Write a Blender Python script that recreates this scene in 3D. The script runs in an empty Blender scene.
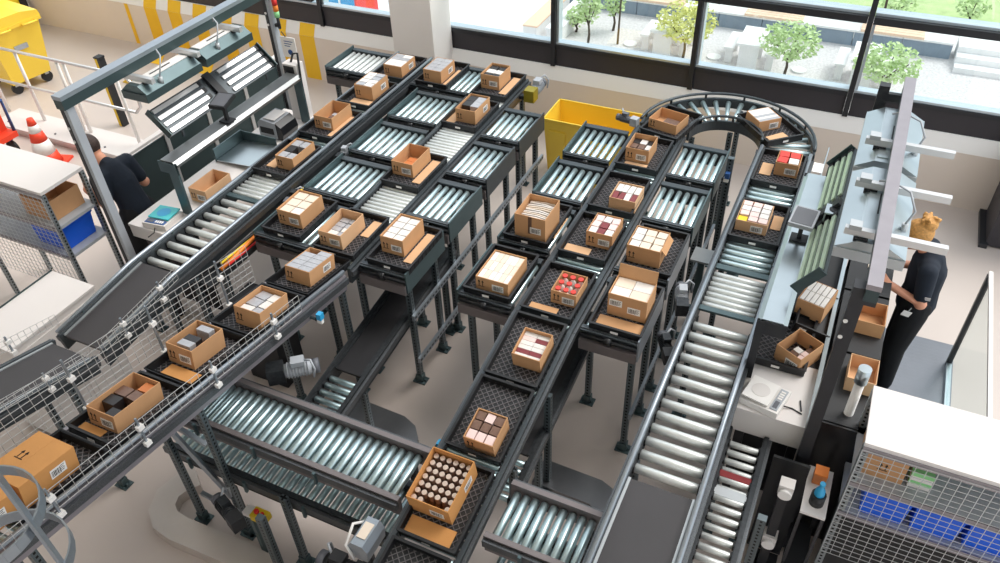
import bpy, bmesh, math, random
from mathutils import Vector, Matrix
random.seed(7)
sc = bpy.context.scene
COL = sc.collection

# ------------------------------------------------------------------ camera
CAMZ, FPX = 5.28, 796.3
ROW = (Vector((.90461401, .42498039, -.03263667)), Vector((.25279248, -.59658933, -.76169359)), Vector((-.34317553, .68078839, -.64711492)))
cam = bpy.data.objects.new('camera', bpy.data.cameras.new('camera'))
COL.objects.link(cam)
cam.data.sensor_width = 36.0
cam.data.lens = FPX * 36.0 / 1000.0
cam.data.clip_start = .05
cam.data.clip_end = 200
_r, _u, _b = ROW[0], -ROW[1], -ROW[2]
cam.matrix_world = Matrix(((_r.x, _u.x, _b.x, 0), (_r.y, _u.y, _b.y, 0), (_r.z, _u.z, _b.z, CAMZ), (0, 0, 0, 1)))
sc.camera = cam

# ------------------------------------------------------------------ sky, sun, exposure
world = bpy.data.worlds.new('sky')
sc.world = world
world.use_nodes = True
wn = world.node_tree
bg = wn.nodes['Background']
bg.inputs[0].default_value = (.86, .93, 1.0, 1)
bg.inputs[1].default_value = .95
sun_data = bpy.data.lights.new('sun', 'SUN')
sun_data.energy = 2.1
sun_data.angle = math.radians(35)
sun_data.color = (1.0, .955, .90)
sun = bpy.data.objects.new('sun', sun_data)
COL.objects.link(sun)
sun.rotation_euler = Vector((-.42, -.40, -.82)).to_track_quat('-Z', 'Y').to_euler()
vs = sc.view_settings
vs.view_transform = 'Standard'
vs.look = 'None'
vs.gamma = 1.0
vs.use_curve_mapping = False
vs.exposure = 0.5


def W(px, py, z):
    """floor-plan point seen at a picture position, at height z"""
    d = ROW[0] * ((px - 500) / FPX) + ROW[1] * ((py - 281.5) / FPX) + ROW[2]
    t = (z - CAMZ) / d.z
    return Vector((d.x * t, d.y * t, z))


# ------------------------------------------------------------------ materials
def lin(c):
    return tuple((v / 255 / 12.92 if v / 255 <= .04045 else ((v / 255 + .055) / 1.055) ** 2.4) for v in c) + (1.0,)


MATS = {}


def mat(name, rgb, rough=.6, metal=0.0, var=.06, scale=6.0, bump=0.0, bscale=60.0, holes=False, spec=.5, stretch=None):
    m = bpy.data.materials.new(name)
    m.use_nodes = True
    nt = m.node_tree
    p = nt.nodes['Principled BSDF']
    p.inputs['Roughness'].default_value = rough
    p.inputs['Metallic'].default_value = metal
    p.inputs['Specular IOR Level'].default_value = spec
    tc = nt.nodes.new('ShaderNodeTexCoord')
    src = tc.outputs['Object']
    if stretch:
        mp = nt.nodes.new('ShaderNodeMapping')
        mp.inputs['Scale'].default_value = stretch
        nt.links.new(src, mp.inputs[0])
        src = mp.outputs[0]
    nz = nt.nodes.new('ShaderNodeTexNoise')
    nz.inputs['Scale'].default_value = scale
    nz.inputs['Detail'].default_value = 4
    nt.links.new(src, nz.inputs['Vector'])
    mx = nt.nodes.new('ShaderNodeMix')
    mx.data_type = 'RGBA'
    c = lin(rgb)
    mx.inputs[6].default_value = tuple(max(0, v * (1 - var * 2)) for v in c[:3]) + (1,)
    mx.inputs[7].default_value = tuple(min(1, v * (1 + var * 2)) for v in c[:3]) + (1,)
    nt.links.new(nz.outputs['Fac'], mx.inputs[0])
    out = mx.outputs[2]
    if holes:
        sp = nt.nodes.new('ShaderNodeSeparateXYZ')
        nt.links.new(tc.outputs['Object'], sp.inputs[0])

        def mth(op, a, b=None):
            n = nt.nodes.new('ShaderNodeMath')
            n.operation = op
            for i, v in enumerate((a, b)):
                if v is None:
                    continue
                if isinstance(v, (int, float)):
                    n.inputs[i].default_value = v
                else:
                    nt.links.new(v, n.inputs[i])
            return n.outputs[0]
        fz = mth('FRACT', mth('MULTIPLY', sp.outputs[2], 28.0))
        hz = mth('LESS_THAN', mth('ABSOLUTE', mth('SUBTRACT', fz, .5)), .24)
        hx = mth('LESS_THAN', mth('ABSOLUTE', sp.outputs[0]), .0075)
        hy = mth('LESS_THAN', mth('ABSOLUTE', sp.outputs[1]), .0075)
        f = mth('MULTIPLY', hz, mth('MAXIMUM', hx, hy))
        m2 = nt.nodes.new('ShaderNodeMix')
        m2.data_type = 'RGBA'
        nt.links.new(f, m2.inputs[0])
        nt.links.new(out, m2.inputs[6])
        m2.inputs[7].default_value = (.006, .007, .008, 1)
        out = m2.outputs[2]
    nt.links.new(out, p.inputs['Base Color'])
    if bump:
        nb = nt.nodes.new('ShaderNodeTexNoise')
        nb.inputs['Scale'].default_value = bscale
        nt.links.new(src, nb.inputs['Vector'])
        bp = nt.nodes.new('ShaderNodeBump')
        bp.inputs['Strength'].default_value = bump
        bp.inputs['Distance'].default_value = .01
        nt.links.new(nb.outputs['Fac'], bp.inputs['Height'])
        nt.links.new(bp.outputs[0], p.inputs['Normal'])
    MATS[name] = m
    return m


mat('floor', (198, 185, 177), .32, 0, .05, .8, .03, 30)
mat('wall', (248, 244, 240), .8, 0, .015, 2)
mat('wall_low', (232, 218, 206), .8, 0, .02, 2)
mat('pillar', (238, 231, 226), .8, 0, .015, 2)
mat('panel_dark', (52, 49, 54), .5, 0, .05, 2)
mat('frame_dark', (44, 45, 49), .45, .2, .04)
mat('frame_alu', (205, 216, 224), .35, .6, .03)
mat('stripe_yellow', (250, 196, 40), .7, 0, .03)
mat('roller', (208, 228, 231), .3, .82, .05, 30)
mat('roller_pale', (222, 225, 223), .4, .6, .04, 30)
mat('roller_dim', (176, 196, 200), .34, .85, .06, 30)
mat('rail', (76, 82, 86), .42, .55, .1, 9)
mat('rail_teal', (84, 101, 104), .4, .55, .1, 7)
mat('rail_light', (158, 166, 174), .35, .7, .06, 9)
mat('rail_pink', (124, 116, 116), .45, .4, .06, 9)
mat('rail_mauve', (152, 147, 152), .42, .5, .06, 9)
mat('black', (30, 31, 34), .55, 0, .12, 9)
mat('black_gloss', (26, 27, 30), .3, 0, .1, 9)
mat('drive', (52, 55, 58), .45, .5, .35, 40)
mat('chain', (92, 95, 98), .4, .6, .4, 190)
mat('steel_dull', (138, 140, 140), .3, .85, .08, 5)
mat('sheet_blue', (200, 222, 230), .5, 0, .03, 2)
mat('leg', (96, 106, 110), .4, .6, .08, 6, holes=True)
mat('leg_light', (150, 158, 162), .4, .6, .06, 6, holes=True)
mat('leg_dark', (66, 72, 76), .45, .5, .08, 6, holes=True)
mat('steel', (186, 196, 200), .28, .9, .06, 5)
mat('steel_soft', (186, 190, 192), .45, .6, .05, 5)
mat('duct', (206, 196, 188), .38, .45, .05, 4)
mat('duct_dark', (138, 139, 142), .3, .8, .1, 4)
mat('tray', (25, 26, 29), .5, 0, .1, 12)
mat('tray_rib_glint', (104, 100, 102), .42, 0, .1, 12)  # ribs of the black tray lightened, their highlights put into the colour
mat('card', (200, 152, 108), .85, 0, .05, 9, .05, 90)
mat('card_pale', (214, 172, 132), .85, 0, .05, 9, .05, 90)
mat('card_orange', (208, 148, 86), .85, 0, .05, 9, .05, 90)
mat('ink', (38, 30, 26), .8)
mat('ink_red', (196, 70, 56), .8)
mat('paper', (240, 236, 232), .7, 0, .02)
mat('item_white', (226, 221, 216), .55, 0, .03)
mat('item_cream', (228, 212, 194), .6, 0, .03)
mat('item_grey', (176, 176, 180), .35, .2, .12, 40)
mat('item_black', (42, 40, 42), .4)
mat('item_brown', (120, 92, 78), .32, .3, .2, 30)
mat('item_cap', (224, 204, 190), .3, .5, .12, 40)
mat('item_maroon', (128, 52, 56), .45)
mat('item_red', (214, 62, 50), .4)
mat('item_pink', (236, 208, 202), .5)
mat('item_orange', (206, 122, 66), .5)
mat('item_yellow', (240, 205, 40), .5)
mat('belt', (58, 55, 57), .55, 0, .08, 3, .05, 200)
mat('belt_black', (30, 29, 32), .6, 0, .08, 3)
mat('wire', (196, 195, 193), .4, .3, .02)
mat('wire_thin', (205, 208, 210), .4, .4, .02)
mat('white_board', (222, 216, 213), .55, 0, .012, 2)
mat('white_grey', (222, 216, 212), .55, 0, .02, 2)
mat('white_plastic', (238, 234, 230), .4, 0, .02)
mat('alu', (214, 214, 214), .33, .6, .05)
mat('green_dark', (58, 74, 76), .35, .3, .08, 3)
mat('green_pale', (196, 214, 190), .3, .3, .04)
mat('grey_plastic', (96, 98, 104), .5, 0, .06)
mat('grey_light', (168, 172, 178), .45, 0, .06)
mat('blue_bin', (20, 98, 226), .42, 0, .06, 3)
mat('cyan', (48, 160, 210), .4)
mat('teal', (64, 190, 196), .35, 0, .05)
mat('yellow_bin', (255, 214, 72), .38, 0, .03, 2)
mat('yellow_dark', (224, 190, 30), .5)
mat('olive', (150, 136, 40), .35, .3)
mat('orange_red', (236, 70, 40), .5, 0, .04)
mat('orange', (235, 130, 40), .5)
mat('red', (215, 40, 36), .5)
mat('red_deep', (140, 30, 34), .5)
mat('blue_frame', (46, 84, 140), .45)
mat('lamp_green', (150, 220, 150), .4)
mat('navy', (20, 30, 44), .85, 0, .12, 14)
mat('trouser', (22, 22, 26), .9, 0, .12, 14)
mat('shoe', (20, 20, 22), .6)
mat('skin', (226, 160, 130), .55, 0, .05, 14)
mat('hair_blond', (205, 150, 82), .6, 0, .3, 60, .5, 120)
mat('hair_dark', (60, 44, 38), .6, 0, .3, 60, .5, 120)
mat('lip', (180, 96, 90), .5)
mat('gravel', (214, 209, 208), .95, 0, .22, 14, .5, 25)
mat('concrete', (238, 236, 235), .9, 0, .05, 3, .1, 40)
mat('concrete_blue', (136, 150, 164), .8, 0, .1, 3)
mat('lawn', (190, 210, 150), .95, 0, .16, 3, .6, 30)
mat('wood_pale', (242, 208, 180), .7, 0, .06, 6, stretch=(1, 8, 8))
mat('leaf', (200, 222, 164), .7, 0, .2, 3)
mat('leaf_lime', (222, 226, 140), .7, 0, .2, 3)
mat('bark', (84, 72, 60), .9, 0, .15, 8)
mat('plate', (126, 128, 134), .32, .75, .05, 5)
mat('container_blue', (36, 150, 205), .6, 0, .08, 2)


def glass_mat():
    m = bpy.data.materials.new('glass')
    m.use_nodes = True
    nt = m.node_tree
    nt.nodes.clear()
    o = nt.nodes.new('ShaderNodeOutputMaterial')
    mx = nt.nodes.new('ShaderNodeMixShader')
    mx.inputs[0].default_value = .07
    t = nt.nodes.new('ShaderNodeBsdfTransparent')
    t.inputs[0].default_value = (.93, .97, .97, 1)
    g = nt.nodes.new('ShaderNodeBsdfGlossy')
    g.inputs['Roughness'].default_value = .02
    nt.links.new(t.outputs[0], mx.inputs[1])
    nt.links.new(g.outputs[0], mx.inputs[2])
    nt.links.new(mx.outputs[0], o.inputs[0])
    MATS['glass'] = m


glass_mat()


def plate_mat():
    """chequered steel tread plate"""
    m = MATS['plate']
    nt = m.node_tree
    p = nt.nodes['Principled BSDF']
    tc = nt.nodes.new('ShaderNodeTexCoord')
    mp = nt.nodes.new('ShaderNodeMapping')
    mp.inputs['Rotation'].default_value = (0, 0, .785)
    mp.inputs['Scale'].default_value = (30, 30, 30)
    nt.links.new(tc.outputs['Object'], mp.inputs[0])
    ck = nt.nodes.new('ShaderNodeTexChecker')
    ck.inputs['Scale'].default_value = 1
    nt.links.new(mp.outputs[0], ck.inputs[0])
    bp = nt.nodes.new('ShaderNodeBump')
    bp.inputs['Strength'].default_value = .5
    bp.inputs['Distance'].default_value = .004
    nt.links.new(ck.outputs['Fac'], bp.inputs['Height'])
    nt.links.new(bp.outputs[0], p.inputs['Normal'])


plate_mat()


# ------------------------------------------------------------------ mesh building
class MB:
    def __init__(self):
        self.v, self.f, self.s = [], [], []

    def add(self, vs, fs, smooth=False):
        n = len(self.v)
        self.v += [tuple(p) for p in vs]
        self.f += [tuple(i + n for i in f) for f in fs]
        self.s += [smooth] * len(fs)
        return self

    def box(self, x0, x1, y0, y1, z0, z1):
        vs = [(x, y, z) for z in (z0, z1) for y in (y0, y1) for x in (x0, x1)]
        return self.add(vs, [(0, 2, 3, 1), (4, 5, 7, 6), (0, 1, 5, 4), (2, 6, 7, 3), (0, 4, 6, 2), (1, 3, 7, 5)])

    def bar(self, p, q, w, h, up=(0, 0, 1)):
        """box beam from p to q, w across, h along up"""
        p, q = Vector(p), Vector(q)
        d = (q - p).normalized()
        u = Vector(up)
        s = d.cross(u)
        if s.length < 1e-5:
            s = d.cross(Vector((1, 0, 0)))
        s.normalize()
        u = s.cross(d).normalized()
        s, u = s * w / 2, u * h / 2
        vs = [p - s - u, p + s - u, p + s + u, p - s + u, q - s - u, q + s - u, q + s + u, q - s + u]
        return self.add(vs, [(0, 1, 2, 3), (4, 7, 6, 5), (0, 4, 5, 1), (1, 5, 6, 2), (2, 6, 7, 3), (3, 7, 4, 0)])

    def tube(self, pts, r, n=10, caps=True, radii=None):
        pts = [Vector(p) for p in pts]
        k = len(pts)
        rings = []
        ref = None
        for i, p in enumerate(pts):
            d = (pts[min(i + 1, k - 1)] - pts[max(i - 1, 0)]).normalized()
            if ref is None:
                ref = d.cross(Vector((0, 0, 1)))
                if ref.length < 1e-4:
                    ref = Vector((1, 0, 0))
            a = (ref - d * ref.dot(d)).normalized()
            ref = a
            b = d.cross(a)
            rr = radii[i] if radii else r
            rings.append([p + (a * math.cos(2 * math.pi * j / n) + b * math.sin(2 * math.pi * j / n)) * rr for j in range(n)])
        vs = [v for ring in rings for v in ring]
        fs = [(i * n + j, i * n + (j + 1) % n, (i + 1) * n + (j + 1) % n, (i + 1) * n + j) for i in range(k - 1) for j in range(n)]
        self.add(vs, fs, True)
        if caps:
            m = len(self.v) - len(vs)
            self.f += [tuple(m + j for j in range(n))[::-1], tuple(m + (k - 1) * n + j for j in range(n))]
            self.s += [False, False]
        return self

    def prism(self, poly, d, axis='y'):
        """poly: 2-D points in the plane across axis; extruded from d[0] to d[1]"""
        n = len(poly)

        def P(a, b, c):
            return {'x': (c, a, b), 'y': (a, c, b), 'z': (a, b, c)}[axis]
        vs = [P(a, b, d[0]) for a, b in poly] + [P(a, b, d[1]) for a, b in poly]
        fs = [tuple(range(n))[::-1], tuple(range(n, 2 * n))] + [(i, (i + 1) % n, n + (i + 1) % n, n + i) for i in range(n)]
        return self.add(vs, fs)

    def ball(self, c, r, n=12, m=8, sq=(1, 1, 1)):
        c = Vector(c)
        vs = [c + Vector((0, 0, r * sq[2]))]
        for i in range(1, m):
            t = math.pi * i / m
            for j in range(n):
                a = 2 * math.pi * j / n
                vs.append(c + Vector((r * sq[0] * math.sin(t) * math.cos(a), r * sq[1] * math.sin(t) * math.sin(a), r * sq[2] * math.cos(t))))
        vs.append(c - Vector((0, 0, r * sq[2])))
        fs = [(0, 1 + j, 1 + (j + 1) % n) for j in range(n)]
        for i in range(m - 2):
            for j in range(n):
                a, b = 1 + i * n + j, 1 + i * n + (j + 1) % n
                fs.append((a, a + n, b + n, b))
        L = len(vs) - 1
        fs += [(L, 1 + (m - 2) * n + (j + 1) % n, 1 + (m - 2) * n + j) for j in range(n)]
        return self.add(vs, fs, True)

    def strip(self, path, w, h, z0=0.0):
        """flat duct along a plan path [(x, y)], w wide, from z0 to z0 + h"""
        k = len(path)
        vs = []
        for i in range(k):
            a, b = Vector(path[max(i - 1, 0)]), Vector(path[min(i + 1, k - 1)])
            d = (b - a).normalized()
            s = Vector((-d.y, d.x)) * w / 2
            p = Vector(path[i])
            for q, z in ((p - s, z0), (p + s, z0), (p + s, z0 + h), (p - s, z0 + h)):
                vs.append((q.x, q.y, z))
        fs = [(0, 3, 2, 1), tuple(4 * (k - 1) + j for j in range(4))]
        for i in range(k - 1):
            for j in range(4):
                fs.append((4 * i + j, 4 * i + (j + 1) % 4, 4 * i + 4 + (j + 1) % 4, 4 * i + 4 + j))
        return self.add(vs, fs)

    def mesh(self, name, m):
        me = bpy.data.meshes.new(name)
        me.from_pydata(self.v, [], self.f)
        me.polygons.foreach_set('use_smooth', self.s)
        me.materials.append(MATS[m])
        bm = bmesh.new()
        bm.from_mesh(me)
        bmesh.ops.recalc_face_normals(bm, faces=bm.faces)
        bm.to_mesh(me)
        bm.free()
        return me

    def build(self, name, m, parent=None, loc=(0, 0, 0), rot=(0, 0, 0)):
        return put(name, self.mesh(name, m), parent, loc, rot)


def put(name, me, parent=None, loc=(0, 0, 0), rot=(0, 0, 0)):
    o = bpy.data.objects.new(name, me)
    COL.objects.link(o)
    o.location = loc
    o.rotation_euler = rot
    o.parent = parent
    return o


def tag(o, label=None, cat=None, group=None, kind=None):
    if label:
        o['label'] = label
    if cat:
        o['category'] = cat
    if group:
        o['group'] = group
    if kind:
        o['kind'] = kind
    return o


def thing(name, label, cat, loc=(0, 0, 0), rz=0, group=None):
    o = put(name, None, None, loc, (0, 0, rz))
    return tag(o, label, cat, group)


def struct(name, mb, m, parent=None):
    o = mb.build(name, m, parent)
    if parent is None:
        o['kind'] = 'structure'
    return o


CACHE = {}


def shared(key, fn):
    if key not in CACHE:
        CACHE[key] = fn()
    return CACHE[key]


def arc(cx, cy, r, a0, a1, n=16):
    return [(cx + r * math.cos(math.radians(a0 + (a1 - a0) * i / n)), cy + r * math.sin(math.radians(a0 + (a1 - a0) * i / n))) for i in range(n + 1)]

# ------------------------------------------------------------------ the hall
ZR = 1.28            # roller height of the sorter
WY = 8.70            # window wall
struct('floor', MB().box(-16, 4, -3, WY + .3, -.2, 0), 'floor')
wb = struct('wall_back', MB().prism([(WY, 0), (WY + .06, 0), (WY + .3, 0), (WY + .3, .66), (WY, .66)], (-13.2, 4), 'x'), 'wall_low')
MB().prism([(WY, .662), (WY + .3, .662), (WY + .3, .82), (WY + .075, .82)], (-13.2, 4), 'x').build('sloped_ledge', 'wall', wb)
# assumed camera gallery with unseen wall and ceiling, added to shade the hall's front
struct('floor_gallery_shade', MB().box(-13.5, 5, -4, .2, 3.35, 3.6), 'wall')
struct('ceiling_shade', MB().box(-13.5, 5, -4.3, 4.9, 7.5, 7.7), 'wall')  # unseen slab, sized to keep sky and sun off the near floor
struct('wall_gallery_shade', MB().box(-13.5, 5, -4.3, -4, 0, 7.5), 'wall')
struct('wall_left', MB().box(-13.5, -13.2, -4, WY + .3, 0, 7.5), 'wall')
# dark panels and glazing above the ledge
MX = [-12.28, -10.53, -8.78, -7.05, -5.3, -3.54, -1.79, -.04, 1.72, 3.46]
for i in range(len(MX) - 1):
    a, b = MX[i], MX[i + 1]
    MB().box(a + .03, b - .03, WY + .09, WY + .16, .822, 1.05).build('panel', 'panel_dark', wb)
PY = WY + .1
for i in range(len(MX) - 1):
    a, b = MX[i], MX[i + 1]
    w = put('window_%d' % (i + 1), None)
    w['kind'] = 'structure'
    MB().box(a - .028, a + .028, PY - .05, PY + .09, .822, 3.5).build('mullion', 'frame_dark', w)
    MB().box(a + .03, b - .03, PY - .03, PY + .09, 1.052, 1.10).build('sill', 'frame_dark', w)
    MB().box(a + .03, b - .03, PY - .015, PY + .10, 1.102, 1.13).build('sill_plate', 'frame_alu', w)
    MB().box(a + .03, b - .03, PY - .05, PY + .09, 1.88, 1.955).build('transom', 'frame_dark', w)
    MB().box(a + .03, b - .03, PY + .0, PY + .15, 1.957, 1.985).build('transom_plate', 'frame_alu', w)
    MB().box(a + .03, a + .06, PY + .0, PY + .12, 1.13, 1.88).build('reveal', 'frame_alu', w)
    MB().box(a + .062, b - .03, PY + .06, PY + .068, 1.132, 1.88).build('pane', 'glass', w)
    MB().box(a + .03, b - .03, PY + .06, PY + .068, 1.987, 3.5).build('pane', 'glass', w)
    if i == 2:
        MB().box(a + .06, b - .1, PY - .06, PY + .05, 1.16, 1.24).build('opening_sash', 'frame_dark', w)
        MB().tube([(a + .5, PY - .09, 1.2), (a + 1.4, PY - .09, 1.2)], .03, 8).build('window_handle', 'alu', w)
pl = struct('pillar', MB().box(-5.57, -4.97, 8.28, 8.76, 0, 3.6), 'pillar')
# hazard stripes painted on the wall
for k, xs in enumerate([(-10.86, -10.78)] + [(-10.44 + .498 * q, -10.18 + .498 * q) for q in range(7)]):
    a, b = xs
    st = MB()
    st.add([(a, WY - .002, 0), (b, WY - .002, 0), (b, WY - .002, .66), (a, WY - .002, .66)], [(0, 1, 2, 3)])
    if k:
        st.add([(a, WY - .002, .662), (b, WY - .002, .662), (b, WY + .073, .82), (a, WY + .073, .82)], [(0, 1, 2, 3)])
    st.build('stripe', 'stripe_yellow', wb)
# hatched floor marking that continues from the wall stripes
for k in range(4):
    x = -10.44 + k * .498
    o = MB().add([(x, WY - .05 - .0, .003), (x + .26, WY - .05, .003), (x + .26 + .3, WY - .5, .003), (x + .3, WY - .5, .003)], [(0, 1, 2, 3)]).build('floor_stripe', 'stripe_yellow')
    tag(o, 'yellow hatch stripe %s on the floor below the striped wall' % ('nearest the yellow wheeled bin', 'second from the yellow wheeled bin', 'third from the yellow wheeled bin', 'nearest the packing bench')[k], 'floor marking', 'yellow floor stripes', 'structure')
dr = MB().box(-13.18, -13.12, 7.35, 8.5, .02, 2.2).build('door_1', 'yellow_dark')
dr['kind'] = 'structure'
MB().box(-13.19, -13.10, 8.5, 8.62, 0, 2.3).build('door_frame', 'black', dr)
MB().box(-13.12, -13.08, 7.9, 7.98, 1.0, 1.25).build('handle', 'black', dr)


# ------------------------------------------------------------------ conveyor kit
def roller_mesh(L, r, m):
    def f():
        b = MB()
        b.tube([(-L / 2, 0, 0), (-L / 2 + .004, 0, 0), (L / 2 - .004, 0, 0), (L / 2, 0, 0)], r, 14, radii=[r * .86, r, r, r * .86])
        b.tube([(-L / 2 - .02, 0, 0), (L / 2 + .02, 0, 0)], r * .3, 6)
        return b.mesh('roller', m)
    return shared(('roller', round(L, 3), round(r, 4), m), f)


def leg_mesh(h, w=.048, m='leg'):
    def f():
        return MB().box(-w / 2, w / 2, -w * .42, w * .42, .012, h).mesh('leg', m)
    return shared(('leg', round(h, 3), w, m), f)


def foot_mesh():
    def f():
        b = MB().box(-.06, .06, -.045, .045, 0, .012)
        for s in (-1, 1):
            b.tube([(s * .045, 0, .012), (s * .045, 0, .035)], .012, 6)
        b.box(-.032, .032, -.028, .028, .012, .09)
        return b.mesh('foot', 'rail_teal')
    return shared('foot', f)


def add_leg(parent, x, y, h, px=0, py=0, w=.048, m='leg'):
    """x, y world; px, py parent's position"""
    l = put('leg', leg_mesh(h, w, m), parent, (x - px, y - py, 0))
    put('foot', foot_mesh(), l)
    return l


def zl(path, y):
    for (ya, za), (yb, zb) in zip(path, path[1:]):
        if ya <= y <= yb:
            return za + (zb - za) * (y - ya) / (yb - ya)
    return path[0][1] if y < path[0][0] else path[-1][1]


def lane_y(name, label, x0, x1, path, segs, legs=(), guide=(1, 1), railm='rail', belts=(), cat='conveyor', bars=(), rail_h=.14):
    xc, yc = (x0 + x1) / 2, (path[0][0] + path[-1][0]) / 2
    t = thing(name, label, cat, (xc, yc, 0))
    hw = (x1 - x0) / 2

    def loc(y, dz=0, x=0):
        return (x, y - yc, zl(path, y) + dz)
    for s, g in zip((-1, 1), guide):
        b = MB()
        for (ya, za), (yb, zb) in zip(path, path[1:]):
            b.bar(loc(ya, .01 - rail_h / 2, s * (hw + .018)), loc(yb, .01 - rail_h / 2, s * (hw + .018)), .03, rail_h)
            b.bar(loc(ya, .014, s * (hw + .022)), loc(yb, .014, s * (hw + .022)), .03, .01)
        b.build('side_rail', railm, t)
        b = MB()
        for (ya, za), (yb, zb) in zip(path, path[1:]):
            b.bar(loc(ya, -.03, s * (hw + .048)), loc(yb, -.03, s * (hw + .048)), .024, .05)
        b.build('drive_chain', 'chain', t)
        if g:
            ps = [loc(y, .05, s * (hw + .02)) for y, _ in path]
            MB().tube(ps, .017, 8).build('guide_rail', 'rail_light', t)
            ya, yb = path[0][0], path[-1][0]
            n = max(2, int((yb - ya) / .5))
            for k in range(n):
                y = ya + (k + .5) * (yb - ya) / n
                MB().bar(loc(y, .01, s * (hw + .02)), loc(y, .05, s * (hw + .02)), .014, .02).build('guide_bracket', 'rail_teal', t)
    for ya, yb, pitch, r, m in segs:
        n = int((yb - ya) / pitch + 1e-6)
        me = roller_mesh(x1 - x0 - .012, r, m)
        cl = MB()
        for k in range(n):
            y = ya + pitch * (k + .5)
            put('roller', me, t, loc(y, -r))
            for s in (-1, 1):
                cl.box(s * hw - .006, s * hw + .006, y - yc - r * .9, y - yc + r * .9, zl(path, y) - r * 1.9, zl(path, y) + .004)
        cl.build('bearing_strip', 'black', t)['kind'] = 'stuff'
    for ya, yb, m in belts:
        em = 'steel_soft' if m == 'belt' else 'drive'
        MB().bar(loc(ya, -.012), loc(yb, -.012), x1 - x0 - .02, .024).build('belt', m, t)
        for s in (-1, 1):
            MB().bar(loc(ya, .0, s * (hw - .004)), loc(yb, .0, s * (hw - .004)), .02, .02).build('belt_edge', em, t)
    for y, w, m in bars:
        MB().bar(loc(y, -.008, -hw), loc(y, -.008, hw), w, .02).build('cross_bar', m, t)
    for x, y in legs:
        add_leg(t, x, y, zl(path, y) - rail_h + .01, xc, yc)
    return t


def spur(label, x0, x1, y0, end, n=None, legs=True, m='roller', y1=None, endm='rail_teal', front=True):
    """short cross conveyor: rollers lie along Y, goods move along X"""
    y1 = y1 or y0 + .575
    xc, yc = (x0 + x1) / 2, (y0 + y1) / 2
    t = thing('roller_conveyor', label, 'conveyor', (xc, yc, 0), 0, 'short cross conveyors of the sorter')
    hx, hy = (x1 - x0) / 2, (y1 - y0) / 2
    n = n or max(3, int(round((x1 - x0) / .073)))
    me = roller_mesh(2 * hy - .075, .024, m)
    for k in range(n):
        x = -hx + (k + .5) * 2 * hx / n
        put('roller', me, t, (x, 0, ZR - .024), (0, 0, math.pi / 2))
    for s in (-1, 1):
        MB().box(-hx, hx, s * hy - .014, s * hy + .014, ZR - .15, ZR + .012).box(-hx, hx, s * hy - .03, s * hy + .03, ZR + .004, ZR + .016).build('side_rail', 'rail', t)
    MB().tube([(-hx, -hy - .03, ZR - .03), (hx, -hy - .03, ZR - .03)], .016, 8).build('drive_shaft', 'black', t)
    MB().tube([(-.025, -hy - .03, ZR - .03), (.025, -hy - .03, ZR - .03)], .034, 10).build('pulley', 'black_gloss', t)
    MB().box(-hx, hx, -hy - .05, -hy - .018, ZR - .16, ZR - .07).build('motor_cover', 'rail_pink', t)
    MB().box(-hx, hx, -hy - .0135, -hy - .002 + .0, ZR + .017, ZR + .024).build('chain_strip', 'chain', t)
    if end:
        e = 1 if end == 'right' else -1
        MB().box(e * (hx + .006) - .006, e * (hx + .006) + .006, -hy - .03, hy + .02, ZR - .15, ZR + .05).build('end_plate', endm, t)
        if legs:
            for y in (y0 + .07, y1 - .08):
                add_leg(t, (x1 - .05) if e > 0 else (x0 + .05), y, ZR - .15, xc, yc)
            MB().box(-hx + .02, hx - .03, -hy + .04, -hy + .075, ZR - .2, ZR - .15).build('cross_beam', 'leg_dark', t)
    return t


ROWY = [3.97 + .725 * k for k in range(5)]
ordn = ['first', 'second', 'third', 'fourth', 'fifth']
# ---- sorter block between the packing bench line and the yellow tub
for k in range(4):
    spur('short roller conveyor between bench line and white-roller spine, %s row from the wire guard' % ordn[k], -4.29, -3.76, ROWY[k], 'left', legs=True)
spur('wide roller conveyor joining bench line to spine beside the square pillar', -4.46, -3.76, ROWY[4], None)
for k in range(4):
    spur('short dead-end roller conveyor on tall slotted legs, %s row counted toward the window' % ordn[k], -3.24, -2.82, ROWY[k], 'right', endm='rail_teal' if k < 2 else 'rail')
lane_y('roller_conveyor', 'sorter spine of fine pale rollers under open cartons beside tall slotted legs', -3.69, -3.31,
       [(3.86, ZR), (7.42, ZR)], [(3.9, 7.4, .052, .022, 'roller_pale')], [(-3.69, 4.0), (-3.31, 4.0), (-3.69, 7.3), (-3.31, 7.3), (-3.31, 5.6)], guide=(0, 0))
# ---- bench line
lane_y('roller_conveyor', 'long roller conveyor running past the packing bench with the teal scale', -4.93, -4.53,
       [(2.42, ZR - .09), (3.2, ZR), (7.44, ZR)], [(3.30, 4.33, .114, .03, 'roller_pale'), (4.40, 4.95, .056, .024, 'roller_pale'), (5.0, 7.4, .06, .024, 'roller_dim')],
       [(-4.95, 3.4), (-4.51, 3.4), (-4.95, 5.2), (-4.51, 5.2), (-4.95, 7.2)], belts=[(2.45, 3.28, 'belt')], bars=[(4.36, .05, 'rail_teal')])
lane_y('belt_conveyor', 'dark belt conveyor climbing toward the wire cage beside the white cabinet', -4.93, -4.53,
       [(.9, ZR + .28), (2.36, ZR - .08)], [], [(-4.95, 1.2), (-4.51, 1.2), (-4.95, 2.1), (-4.51, 2.1)], guide=(0, 0), belts=[(.92, 2.34, 'belt')])
t = spur('stub conveyor of grey rollers ending beside the square pillar', -5.56, -5.0, 6.86, 'left', m='roller_pale', y1=7.4)
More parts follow.
